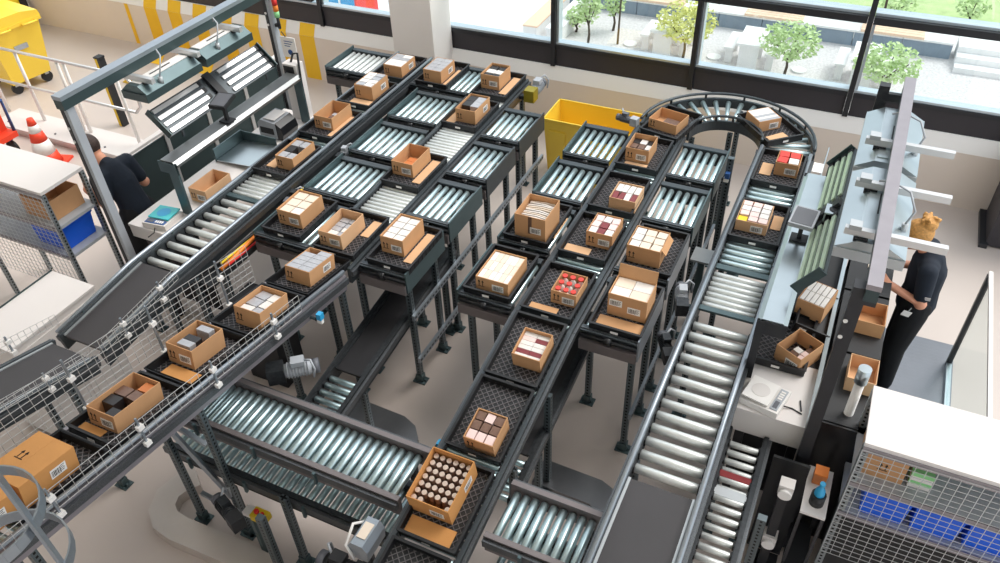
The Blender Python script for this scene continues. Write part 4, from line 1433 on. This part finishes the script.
# ------------------------------------------------------------------ right station details
carton('b40', 'tilted open carton with a few small boxes beside the white scale', .1, 4.36, .2, .25, .15, z=1.182, base=.0, rz=-28, arrows=False)
fill('b40', 'small_box', 'small pale box in the tilted carton beside the white scale', 'packet', 2, 3, ['item_pink', 'item_brown', 'item_white'], .5, region=(.3, .95, .2, .9), jit=.05, skip=((0, 2),))
tray(-.02, 4.48, 'black lattice tray under the bridge shelf beside the tilted carton', z=1.182)
t = thing('tilted_tray', 'black tray tilted toward the worker with a label plate', 'tray', (.14, 4.82, 1.182))
t.rotation_euler = (0, math.radians(12), 0)
MB().box(-.13, .12, -.22, .22, .03, .045).build('floor', 'tray', t)
for s in (-1, 1):
    MB().box(-.13, .12, s * .22 - .006, s * .22 + .006, .03, .1).build('side', 'tray', t)
MB().box(-.13, -.12, -.22, .22, .03, .1).build('end', 'tray', t)
MB().box(-.09, -.04, -.2275, -.226, .05, .075).build('tray_label', 'paper', t)
MB().box(-.1, .1, -.2, .2, .0, .03).build('base', 'black', t)
carton('b41', 'open carton of white packets tipped toward the worker', .13, 4.88, .2, .26, .14, z=1.24, base=0, rz=-14, arrows=False, front_label=False)
fill('b41', 'white_packet', 'white packet with dark edges in the tipped carton', 'packet', 5, 2, ['item_white'], .98, gap=.006)
t = thing('rail_profile', 'long aluminium profile along the edge of the front bench', 'profile', (.268, 4.75, 1.183))
MB().box(-.014, .014, -1.0, 1.3, .02, .07).build('bar', 'steel', t)
for y in (-.9, 0, .9):
    MB().box(-.01, .01, y - .02, y + .02, 0, .02).build('foot', 'steel_soft', t)
t = thing('parts_shelf', 'dark parts shelf packed with black bins between post and worker', 'shelf', (.53, 4.75, 0))
for zz in (.1, .5, .9, 1.2):
    MB().box(-.22, .1, -.9, 1.2, zz - .02, zz).build('shelf', 'black', t)
for y in (-.9, -.2, .5, 1.2):
    MB().box(-.22, .1, y - .012, y + .012, 0, 1.2).build('upright', 'black_gloss', t)
for k, (y, z, m, lab) in enumerate([(4.3, 1.2, 'card_pale', 'pale open carton on top of the dark parts shelf'), (4.9, 1.2, 'card', 'brown open carton on top of the dark parts shelf next to the worker'), (4.3, .9, 'card', 'brown carton on the middle level of the dark parts shelf'), (4.95, .9, 'card', 'brown carton on the middle level behind the upright')]):
    carton('ps%d' % k, lab, .52, y, .18, .24, .12, z=z + .001, base=0, m=m, arrows=False, front_label=False)
t = thing('support_post', 'white round lifting post with grey sleeve between dark post and white rack', 'post', (.49, 3.98, 0))
MB().tube([(0, 0, 0), (0, 0, 1.5)], .03, 14).build('tube', 'white_plastic', t)
MB().box(-.045, .045, -.03, .03, .2, 1.0).build('sleeve', 'grey_light', t)
MB().tube([(0, 0, 1.5), (0, 0, 1.62)], .04, 14).build('collar', 'steel', t)
for lab, p in (('black telescopic column with white round caps below the front bench', W(800, 470, .8)),):
    t = thing('lift_column', lab, 'column', (.24, 3.44, 0))
    MB().box(-.03, .03, -.03, .03, .03, 1.0).build('column', 'frame_dark', t)
    MB().box(-.1, .1, -.12, .12, 0, .03).build('foot_plate', 'black', t)
    for z in (.95, .38):
        MB().box(-.045, .045, -.05, .03, z - .02, z + .06).build('joint_block', 'white_grey', t)
        MB().tube([(0, -.05, z), (0, -.075, z)], .042, 18).build('round_cap', 'white_plastic', t)
t = thing('dark_screen_panel', 'black panel closing the space under the front bench', 'panel', (.15, 3.6, 0))
MB().box(-.03, .2, -.01, .01, 0, 1.02).build('sheet', 'black', t)
MB().box(-.03, .2, -.015, .015, 0, .03).build('foot_rail', 'frame_dark', t)
t = thing('side_shelf', 'small white shelf board holding a bottle beside the rack post', 'shelf', (.42, 3.5, 0))
MB().box(-.07, .08, -.18, .2, .9, .92).build('board', 'white_board', t)
MB().box(-.07, .08, -.18, .2, .3, .32).build('lower_board', 'black', t)
for x in (-.06, .07):
    MB().box(x - .01, x + .01, .16, .18, 0, .9).box(x - .01, x + .01, -.17, -.15, 0, .9).build('leg', 'frame_dark', t)
t = thing('drinking_bottle', 'blue plastic bottle standing in a dark cup beside the white rack', 'bottle', (.43, 3.42, .921))
MB().tube([(0, 0, .01), (0, 0, .1), (0, 0, .13), (0, 0, .16), (0, 0, .18)], .03, 14, radii=[.03, .032, .03, .014, .014]).build('body', 'cyan', t)
MB().tube([(0, 0, .18), (0, 0, .2)], .017, 12).build('cap', 'cyan', t)
MB().tube([(0, 0, 0), (0, 0, .09)], .045, 16, caps=True).build('cup', 'black', t)
t = thing('tape_box', 'small orange box on the white shelf board', 'box', (.42, 3.6, .921))
MB().box(-.04, .04, -.04, .04, 0, .09).build('body', 'item_orange', t)
MB().box(-.041, .041, -.041, .041, .0905, .1).build('lid', 'orange', t)
t = thing('metal_cover', 'pale steel side cover with white label beside the roller curve exit', 'cover', (-.10, 6.33, 0))
MB().bar((0, 0, 1.3), (.02, 0, 1.62), .5, .008, up=(1, 0, 0)).build('sheet', 'steel', t)
MB().box(-.02, .05, -.24, -.22, 0, 1.3).box(-.02, .05, .22, .24, 0, 1.3).build('leg', 'steel_soft', t)
MB().box(-.06, .02, -.2, -.05, 1.62, 1.625).build('label', 'paper', t)
# tread plate and glass panel where the worker stands
tag(MB().box(.62, 1.4, 4.6, 6.35, .0, .006).build('tread_plate', 'plate'), 'chequered steel tread plate the worker stands on', 'floor plate')
t = thing('glass_partition', 'clear glass partition with dark post and white top edge beside the tread plate', 'partition', (1.36, 5.3, 0))
MB().box(-.006, .006, -.85, .78, .05, 1.03).build('pane', 'glass', t)
MB().box(-.014, .014, -.87, .8, 1.031, 1.06).build('top_edge', 'white_plastic', t)
MB().box(-.02, .02, .76, .8, 0, 1.03).build('post', 'frame_dark', t)
MB().box(-.02, .02, -.87, -.83, 0, 1.03).build('post', 'frame_dark', t)
MB().box(-.02, .02, -.82, .75, .007, .045).build('base_rail', 'steel', t)
t = thing('wall_cabinet', 'dark low cabinet standing against the wall at the picture edge', 'cabinet', (1.95, 8.35, 0))
MB().box(-.32, .5, -.3, .3, .02, .9).build('body', 'panel_dark', t)
MB().box(-.34, .52, -.32, .32, .9, .93).build('top', 'frame_dark', t)
MB().box(-.38, -.3, -.34, .34, 0, .05).build('foot', 'frame_dark', t)

# ------------------------------------------------------------------ ladder cage in the near corner
t = thing('safety_cage', 'grey steel hoop cage in the near corner beside the incline', 'cage', (-2.55, .70, 0))
sp_ = W(30, 520, 2.45) - Vector((-2.55, .70, 0))
MB().bar((sp_.x, sp_.y, 0), (sp_.x, sp_.y, 3.0), .012, .08, up=(1, -.6, 0)).build('strap', 'rail_light', t)
for z, cx, cy in ((2.40, -.26, -.10), (2.06, -.26, -.10)):
    a = [(sp_.x + cx + .275 * math.cos(k * math.pi / 16), sp_.y + cy + .275 * math.sin(k * math.pi / 16)) for k in range(33)]
    b = MB()
    for p, q in zip(a, a[1:]):
        b.bar((p[0], p[1], z), (q[0], q[1], z), .008, .065)
    b.build('hoop', 'rail_light', t)
MB().bar((sp_.x - .52, sp_.y - .18, 0), (sp_.x - .52, sp_.y - .18, 3.0), .012, .08, up=(1, -.6, 0)).build('strap', 'rail_light', t)

# ------------------------------------------------------------------ tub, wheeled bin, railing, cones
t = bin_('large yellow plastic tub behind the conveyors', -2.61, 7.76, 0, 1.06, .5, .8, 'yellow_bin')
t.name = 'plastic_tub'
for k in range(3):
    x = -.36 + k * .36
    MB().prism([(x - .09, .1), (x + .09, .1), (x + .1, .66), (x - .1, .66)], (-.262, -.246), 'y').build('rib_panel', 'yellow_bin', t)
t['category'] = 'tub'

t = thing('wheeled_bin', 'big yellow four wheeled waste bin beside the yellow door', 'waste bin', (-11.45, 6.95, 0), math.radians(-8))
b = MB()
vs = []
for z, a, c in ((.16, .36, .30), (.95, .46, .38)):
    vs += [(-a, -c, z), (a, -c, z), (a, c, z), (-a, c, z)]
b.add(vs, [(0, 3, 2, 1), (4, 5, 6, 7), (0, 1, 5, 4), (1, 2, 6, 5), (2, 3, 7, 6), (3, 0, 4, 7)])
b.build('body', 'yellow_bin', t)
MB().box(-.49, .49, -.41, .41, .951, 1.0).build('rim', 'yellow_bin', t)
MB().prism([(-.42, 1.001), (.42, 1.001), (.4, 1.08), (.15, 1.13), (-.2, 1.13), (-.4, 1.06)], (-.48, .48), 'x').build('lid', 'yellow_bin', t)
for y in (-.2, .2):
    MB().tube([(.5, y - .1, .96), (.56, y - .1, .97), (.56, y + .1, .97), (.5, y + .1, .96)], .016, 8).build('handle', 'yellow_bin', t)
MB().bar((.435, -.1, .66), (.435, .1, .66), .012, .07).build('label_plate', 'grey_light', t)
for x in (-.3, .3):
    for y in (-.24, .24):
        w_ = MB().tube([(x - .025, y, .08), (x + .025, y, .08)], .08, 16).build('wheel', 'black', t)
        MB().box(x - .04, x + .04, y - .03, y + .03, .12, .165).build('fork', 'steel_soft', w_)

t = thing('railing', 'white tubular railing with two rails beside the wheeled bin', 'railing', (-9.4, 6.1, 0))
for z in (1.1, .6):
    MB().tube([(-1.6, 0, z), (1.35, 0, z)], .02, 10).build('rail', 'alu', t)
MB().tube([(1.35, 0, 1.1), (1.46, 0, 1.0), (1.46, 0, .7), (1.35, 0, .6)], .02, 10).build('end_bend', 'alu', t)
for x in (-1.25, -.55, .2, .32, 1.2):
    MB().tube([(x, 0, .101), (x, 0, 1.09)], .022, 10).build('post', 'white_plastic', t)
t = thing('step_platform', 'white bolted platform plate along the foot of the railing', 'platform', (-9.0, 6.0, 0))
MB().box(-1.6, 2.0, -.22, .22, .06, .1).build('deck', 'white_board', t)
MB().box(-1.58, 1.98, -.2, .2, 0, .06).build('base', 'white_grey', t)
for k in range(8):
    MB().tube([(-1.4 + k * .45, -.12, .1), (-1.4 + k * .45, -.12, .112)], .014, 8).build('bolt', 'grey_plastic', t)
t = thing('bollard', 'yellow and black striped bollard post beside the railing', 'bollard', (-8.98, 6.55, 0))
MB().box(-.045, .0, -.045, .045, 0, .98).build('yellow_side', 'yellow_dark', t)
MB().box(.001, .045, -.045, .045, 0, .98).build('black_side', 'black', t)
MB().box(-.05, .05, -.05, .05, .98, 1.0).build('cap', 'black', t)
for k, (x, y) in enumerate(((-8.95, 6.95), (-9.6, 7.6))):
    t = thing('bollard', ('yellow protection post half hidden by the pale work lights', 'yellow kerb bar on the floor near the striped wall')[k], 'bollard', (x, y, 0))
    if k == 0:
        t.location = (-7.75, 6.75, 0)
        MB().box(-.05, .05, -.05, .05, 0, .6).build('post', 'stripe_yellow', t)
        MB().box(-.06, .06, -.06, .06, .6, .62).build('cap', 'yellow_dark', t)
    else:
        MB().box(-.35, .35, -.06, .06, 0, .1).build('bar', 'stripe_yellow', t)
        MB().box(-.38, .38, -.08, .08, 0, .02).build('base', 'yellow_dark', t)


def cone(label, x, y, z, s=1.0):
    t = thing('traffic_cone', label, 'cone', (x, y, z), .3)
    MB().box(-.17 * s, .17 * s, -.17 * s, .17 * s, 0, .03).build('base', 'orange_red', t)
    def seg(z0, z1, m, n):
        r = lambda q: .13 * s * (1 - q / .62) + .02
        MB().tube([(0, 0, z0 * s), (0, 0, z1 * s)], 1, 20, radii=[r(z0), r(z1)]).build(n, m, t)
    seg(.03, .16, 'orange_red', 'lower_cone')
    seg(.161, .30, 'white_plastic', 'white_band')
    seg(.301, .40, 'orange_red', 'middle_cone')
    seg(.401, .48, 'white_plastic', 'white_band')
    seg(.481, .55, 'orange_red', 'tip')


cone('orange traffic cone with white bands standing beside the rack', -9.1, 5.4, 0, 1.2)
t = thing('hand_cart', 'orange red cart with blue tube frame beside the traffic cone', 'cart', (-10.0, 5.2, 0))
MB().box(-.35, .35, -.3, .3, .25, .32).build('deck', 'orange_red', t)
MB().box(-.33, .2, -.28, .28, .32, .62).build('load_box', 'orange_red', t)
MB().tube([(.3, -.3, .28), (.32, -.3, .75), (.32, .3, .75), (.3, .3, .28)], .022, 8).build('handle', 'blue_frame', t)
MB().tube([(-.35, -.32, .24), (.4, -.32, .24)], .022, 8).build('frame_tube', 'blue_frame', t)
for x in (-.25, .25):
    for y in (-.22, .22):
        MB().tube([(x, y - .02, .1), (x, y + .02, .1)], .1, 14).build('wheel', 'black', t)
        MB().box(x - .02, x + .02, y - .03, y + .03, .2, .25).build('fork', 'blue_frame', t)

# ------------------------------------------------------------------ people
def person(label, loc, scale_, hair, female, lean=0.0):
    root = thing('person', label, 'person', loc)
    S = scale_

    def T(p):
        p = Vector(p)
        return (p + Vector((-lean * max(0, p.z - .9), 0, -.12 * lean * max(0, p.z - .9)))) * S

    def limb(b, pts, rs, n=14):
        pts = [T(p) for p in pts]
        rs = [r * S for r in rs]
        b.tube(pts, 1, n, radii=rs)
        for p, r in zip(pts, rs):
            b.ball(p, r, 12, 8)

    def remesh(o, v):
        m = o.modifiers.new('surface', 'REMESH')
        m.mode = 'VOXEL'
        m.voxel_size = v
        m.use_smooth_shade = True
        m = o.modifiers.new('smooth', 'SMOOTH')
        m.iterations = 5
        m.factor = .5
    hd = Vector((-.07, 0, 1.49))
    b = MB()
    # torso, neck, head
    limb(b, [(.03, 0, .9), (.045, 0, 1.05), (.055, 0, 1.2), (.045, 0, 1.3)], [.115, .105, .115, .10])
    limb(b, [(.05, -.11, 1.315), (.05, .11, 1.315)], [.06, .06])
    limb(b, [(.035, 0, 1.33), (-.01, 0, 1.42)], [.055, .05])
    b.ball(T(hd), .098 * S, 20, 14, (1.0, .82, 1.18))
    jaw = hd + Vector((-.035, 0, -.075))
    b.ball(T(jaw), .055 * S, 14, 10, (1, .9, .9))
    nose = hd + Vector((-.105, 0, -.025))
    limb(b, [hd + Vector((-.088, 0, .01)), nose], [.011, .016], 8)
    b.ball(T(hd + Vector((-.09, 0, -.072))), .016 * S, 10, 8, (.8, 1.5, .7))
    for s in (-1, 1):
        b.ball(T(hd + Vector((.012, s * .083, -.012))), .024 * S, 10, 8, (.8, .45, 1.3))
        b.ball(T(hd + Vector((-.088, s * .032, .028))), .016 * S, 8, 6, (.7, 1.5, .6))
    # arms: her near arm and far arm, both bent, hands in front
    arms = {-1: [(.05, -.165, 1.31), (.045, -.225, 1.06), (-.17, -.17, 1.12)], 1: [(.05, .165, 1.31), (.03, .215, 1.07), (-.18, .1, 1.14)]}
    for s, (sh, el, wr) in arms.items():
        limb(b, [sh, el, wr], [.056, .047, .032])
        sh, el, wr = map(Vector, (sh, el, wr))
        d = (wr - el).normalized()
        side = Vector((0, -s, 0))
        up = Vector((0, 0, 1))
        palm = wr + d * .05
        limb(b, [wr, wr + d * .035, palm + d * .02], [.025, .034, .033], 10)
        b.ball(T(palm + side * .012), .034 * S, 10, 8, (1, .9, .7))
        for k in range(4):
            off = up * (.027 - .018 * k)
            L = (.062, .072, .067, .052)[k]
            p0 = palm + d * .03 + off
            p1 = p0 + d * L * .5 + side * .012
            p2 = p1 + d * L * .3 + side * .03
            p3 = p2 + side * .022 - d * .004
            limb(b, [p0, p1, p2, p3], [.0092, .0088, .008, .007], 8)
        t0 = wr + d * .02 + up * .028
        t1 = t0 + d * .035 + up * .02 + side * .02
        t2 = t1 + d * .03 + side * .018
        limb(b, [t0, t1, t2], [.012, .0105, .009], 8)
    for s in (-1, 1):
        limb(b, [(.03, s * .08, .88), (.0, s * .09, .47), (.02, s * .095, .1)], [.085, .055, .04])
        limb(b, [(.02, s * .095, .06), (-.1, s * .1, .045)], [.038, .03])
    body = b.build('body', 'skin', root)
    remesh(body, .0085)
    # clothes
    c = MB()
    limb(c, [(.03, 0, .90), (.045, 0, 1.04), (.055, 0, 1.2), (.045, 0, 1.3)], [.145, .128, .135, .115])
    limb(c, [(.05, -.12, 1.31), (.05, .12, 1.31)], [.074, .074])
    limb(c, [(.04, 0, 1.34), (.03, 0, 1.37)], [.07, .062])
    for s, (sh, el, wr) in arms.items():
        sh, el = Vector(sh), Vector(el)
        limb(c, [sh, sh + (el - sh) * .72], [.07, .062])
    shirt = c.build('shirt', 'navy', root)
    remesh(shirt, .011)
    c = MB()
    limb(c, [(.03, -.05, .9), (.03, .05, .9)], [.125, .125])
    for s in (-1, 1):
        limb(c, [(.03, s * .08, .86), (.0, s * .09, .47), (.02, s * .095, .09)], [.11, .082, .065])
    tr = c.build('trousers', 'trouser', root)
    remesh(tr, .012)
    for s in (-1, 1):
        c = MB()
        limb(c, [(.03, s * .095, .05), (-.06, s * .1, .045), (-.12, s * .102, .04)], [.046, .046, .038])
        c.box(-.155 * S, .07 * S, (s * .1 - .04) * S, (s * .1 + .04) * S, 0, .016)
        remesh(c.build('shoe', 'shoe', root), .009)
    # hair
    c = MB()
    c.ball(T(hd + Vector((.012, 0, .034))), .104 * S, 18, 12, (.98, .88, 1.02))
    if female:
        c.ball(T(hd + Vector((.06, 0, .118))), .062 * S, 14, 10, (1.05, 1, .95))
        for k in range(14):
            a = k * 2 * math.pi / 14 + .3 * math.sin(k * 5)
            p = hd + Vector((.06, 0, .118))
            q = Vector((math.cos(a), math.sin(a), .5 + .5 * math.sin(k * 3.1))) * (.052 + .012 * math.cos(k * 2.3))
            limb(c, [p + q * .6, p + q + Vector((0, 0, .02)), p + q * .5 + Vector((.0, .0, .05))], [.018, .013, .006], 8)
        limb(c, [hd + Vector((.06, -.05, -.02)), hd + Vector((.08, -.04, -.09))], [.03, .012], 8)
        limb(c, [hd + Vector((.06, .05, -.02)), hd + Vector((.08, .04, -.08))], [.03, .012], 8)
    remesh(c.build('hair', hair, root), .007)
    for s in (-1, 1):
        e = MB().ball(T(hd + Vector((-.088, s * .033, .012))), .0085 * S, 8, 6).build('eye', 'ink', root)
    MB().ball(T(hd + Vector((-.1, 0, -.072))), .012 * S, 10, 6, (.6, 1.5, .5)).build('mouth', 'lip', root)
    if female:
        for k in range(3):
            MB().box(-.02 * S, .02 * S, -.0015, 0, 0, .006).build('sleeve_print', 'paper', root, (.055 * S, -.262 * S, (1.15 - .01 * k) * S), (.24, 0, 0))
        g = MB().box(-.035, .035, -.002, .002, -.05, 0).build('id_card', 'paper', root, (-.02 * S, -.185 * S, .93 * S), (0, .35, .3))
        MB().box(-.003, .003, -.002, .002, 0, .04).build('clip', 'steel', g)
        MB().box(-.001, 0, -.03, .03, -.03, .03).build('chest_print', 'grey_light', root, (-.0855 * S, -.03 * S, 1.22 * S), (0, .1, .1))
    return root


person('person with blond hair bun in navy polo shirt and black trousers, hands at the bench', (.83, 5.64, .007), 1.04, 'hair_blond', True, .1)
person('person in navy shirt and dark trousers half hidden behind the gantry post', (-5.98, 4.14, 0), 1.07, 'hair_dark', False, .36)
t = thing('scanned_carton', 'small pale box held in the hands of the person with the hair bun', 'box', (.49, 5.62, 1.16))
MB().box(-.05, .05, -.04, .07, 0, .05).build('body', 'item_cream', t)
MB().box(-.03, .03, -.02, .05, .0501, .0515).build('label', 'paper', t)
t = thing('paper_sheet', 'white paper sheet held by the person behind the gantry post', 'paper', (-6.4, 4.14, 1.22))
MB().box(-.06, .06, -.1, .1, 0, .004).build('sheet', 'paper', t)

# ------------------------------------------------------------------ outside the windows
GZ = -5.0
struct('gravel_ground', MB().box(-60, 40, WY + 1.2, 27.1, GZ - .2, GZ), 'gravel')
struct('lawn_ground', MB().box(-60, 60, 27.1, 120, GZ - .2, GZ + .02), 'lawn')
struct('pavement_ground', MB().box(-60, -9.9, WY + 1.2, 27, GZ + .001, GZ + .03), 'concrete')
t = thing('retaining_wall', 'low blue grey concrete wall with pale coping in the gravel garden', 'garden wall', (-3.4, 24.9, GZ))
for k in range(9):
    x = -6.3 + k * 1.32
    MB().box(x + .01, x + 1.31, -.25, .25, 0, .42).build('block', 'concrete_blue', t)
    MB().box(x + .005, x + 1.315, -.28, .3, .421, .48).build('coping', 'concrete', t)
for k, (x, lab) in enumerate(((-6.4, 'by the slim bare tree'), (-2.8, 'behind the garden table in the middle'), (.55, 'nearest the garden steps'))):
    t = thing('wooden_bench_top', 'pale wooden seat on the garden wall ' + lab, 'seat', (x, 24.85, GZ + .481), 0, 'wooden seats on the garden wall')
    for j in range(3):
        MB().box(-.85, .85, -.27 + j * .18, -.11 + j * .18, 0, .07).build('slat', 'wood_pale', t)


def gtable(x, y, lab):
    t = thing('garden_table', lab, 'table', (x, y, GZ), 0, 'garden tables on the gravel')
    MB().box(-.34, .34, -.65, .65, .73, .8).build('top', 'concrete', t)
    for s in (-1, 1):
        MB().box(-.26, .26, s * .45 - .06, s * .45 + .06, 0, .73).build('leg', 'concrete', t)


def gbench(x, y, lab):
    t = thing('garden_bench', lab, 'bench', (x, y, GZ), 0, 'garden benches on the gravel')
    MB().box(-.14, .14, -.58, .58, .43, .5).build('seat', 'concrete', t)
    for s in (-1, 1):
        MB().box(-.1, .1, s * .42 - .05, s * .42 + .05, 0, .43).build('leg', 'concrete', t)


for x, a, b_ in ((-5.45, 'closest to the slim bare tree', 'slim bare tree'), (-2.98, 'between two leafy trees', 'middle leafy tree'), (-.02 + .05, 'behind the pale gantry top', 'garden steps')):
    gtable(x, 22.45, 'pale concrete garden table ' + a)
    gbench(x - .58, 22.7, 'pale concrete bench on the pavement side of the table ' + a)
    gbench(x + .58, 22.6, 'pale concrete bench on the steps side of the table ' + a)
for x, y, a in ((-6.53, 22.4, 'beside the slim bare tree'), (-3.99, 22.4, 'beside the middle garden bench'), (-1.59, 22.4, 'beside the leafy tree with the stake')):
    o = MB().tube([(0, 0, 0), (0, 0, .05)], .2, 20).build('ground_lamp_disc', 'concrete', None, (x, y, GZ))
    tag(o, 'round white disc set in the gravel ' + a, 'ground disc', 'white discs in the gravel')
t = thing('garden_steps', 'pale concrete steps at the edge of the gravel garden', 'steps', (3.5, 24.4, GZ))
for k in range(3):
    MB().box(-1.2, 3, -.6 + k * .35, .9, k * .16, k * .16 + .158).build('step', 'concrete', t)


def leafy(label, x, y, h, r, n, m, trunk_h, seed, cz=None):
    rnd = random.Random(seed)
    t = thing('tree', label, 'tree', (x, y, GZ))
    MB().tube([(0, 0, 0), (.03, .02, trunk_h * .5), (0, 0, trunk_h)], .03, 8, radii=[.045, .038, .025]).build('trunk', 'bark', t)
    for k in range(5):
        a = k * 1.3
        MB().tube([(0, 0, trunk_h * .8), (r * .6 * math.cos(a), r * .6 * math.sin(a), trunk_h + (h - trunk_h) * .5)], .015, 6).build('branch', 'bark', t)
    b = MB()
    c = Vector((0, 0, (trunk_h * .9 + h) / 2))
    for k in range(n):
        while True:
            p = Vector((rnd.uniform(-1, 1), rnd.uniform(-1, 1), rnd.uniform(-1, 1)))
            if .25 < p.length < 1:
                break
        p = Vector((p.x * r, p.y * r, p.z * (h - trunk_h * .9) / 2)) + c
        s = rnd.uniform(.045, .09)
        u = Vector((rnd.uniform(-1, 1), rnd.uniform(-1, 1), rnd.uniform(-.4, .4))).normalized() * s
        v = u.cross(Vector((rnd.uniform(-1, 1), rnd.uniform(-1, 1), rnd.uniform(.2, 1)))).normalized() * s * .6
        b.add([p - u, p + v, p + u, p - v + Vector((0, 0, s * .2))], [(0, 1, 2), (0, 2, 3)])
    b.build('crown', m, t)['kind'] = 'stuff'


leafy('small leafy tree with green crown left of the slim bare tree', -7.68, 21.8, 1.9, .38, 420, 'leaf', .8, 1)
leafy('young tree with round green crown near the paved edge', -7.35, 23.2, 1.5, .38, 350, 'leaf', .5, 2)
leafy('tree with lime yellow crown beside the window mullion', -4.77, 21.8, 1.75, .88, 1000, 'leaf_lime', .75, 3)
leafy('leafy tree with stake in front of the middle garden table', -1.9, 21.7, 1.6, .82, 900, 'leaf', .75, 4)
leafy('leafy green tree behind the top of the pale gantry', .55, 21.35, 1.5, .85, 900, 'leaf', .7, 5)
leafy('slim tree with sparse leaves behind the garden wall near the steps', .15, 25.8, 2.4, .4, 160, 'leaf', 1.6, 6)
leafy('slim tree with sparse leaves behind the middle garden wall', -2.35, 25.8, 2.2, .45, 160, 'leaf', 1.5, 7)
leafy('thin tree with few leaves behind the wall by the mullion', -4.7, 25.8, 2.1, .35, 120, 'leaf', 1.4, 8)
leafy('low green shrub at the paved edge by the first leafy tree', -8.4, 22.7, .8, .35, 260, 'leaf', .2, 9)
leafy('round bush at the lawn edge behind the steps', 2.6, 27.6, .9, .5, 300, 'leaf', .2, 10)
leafy('wide low bush at the lawn edge behind the wall', .5, 27.5, .7, .7, 300, 'leaf', .15, 11)
t = thing('tree', 'slim bare tree trunk standing in the gravel', 'tree', (-6.9, 22.3, GZ))
MB().tube([(0, 0, 0), (.02, 0, 1.3), (0, .02, 2.8)], .03, 8, radii=[.035, .028, .02]).build('trunk', 'bark', t)
MB().tube([(0, .02, 2.3), (.3, .1, 2.9)], .012, 6).build('branch', 'bark', t)
t = thing('blue_container', 'bright blue container with red edge seen through the upper window', 'container', (-15.75, 21.2, GZ))
MB().box(-1.3, .6, -.6, .6, .0, 2.3).build('body', 'container_blue', t)
MB().box(.601, .66, -.6, .6, .0, 2.35).build('corner_post', 'red', t)
for k in range(3):
    MB().box(-1.2 + k * .6, -1.14 + k * .6, -.63, -.6005, .0, 2.3).build('rib', 'white_plastic', t)
for x, lab in ((-8.75, 'long pale concrete seat block at the paved edge'), (-9.5, 'second pale concrete seat block at the paved edge')):
    t = thing('seat_block', lab, 'seat', (x, 23.1, GZ))
    MB().box(-.22, .22, -1.5, 1.3, 0, .42).build('block', 'concrete', t)
    MB().box(-.24, .24, -1.5, 1.3, .421, .47).build('seat_top', 'wood_pale' if x < -9 else 'concrete', t)
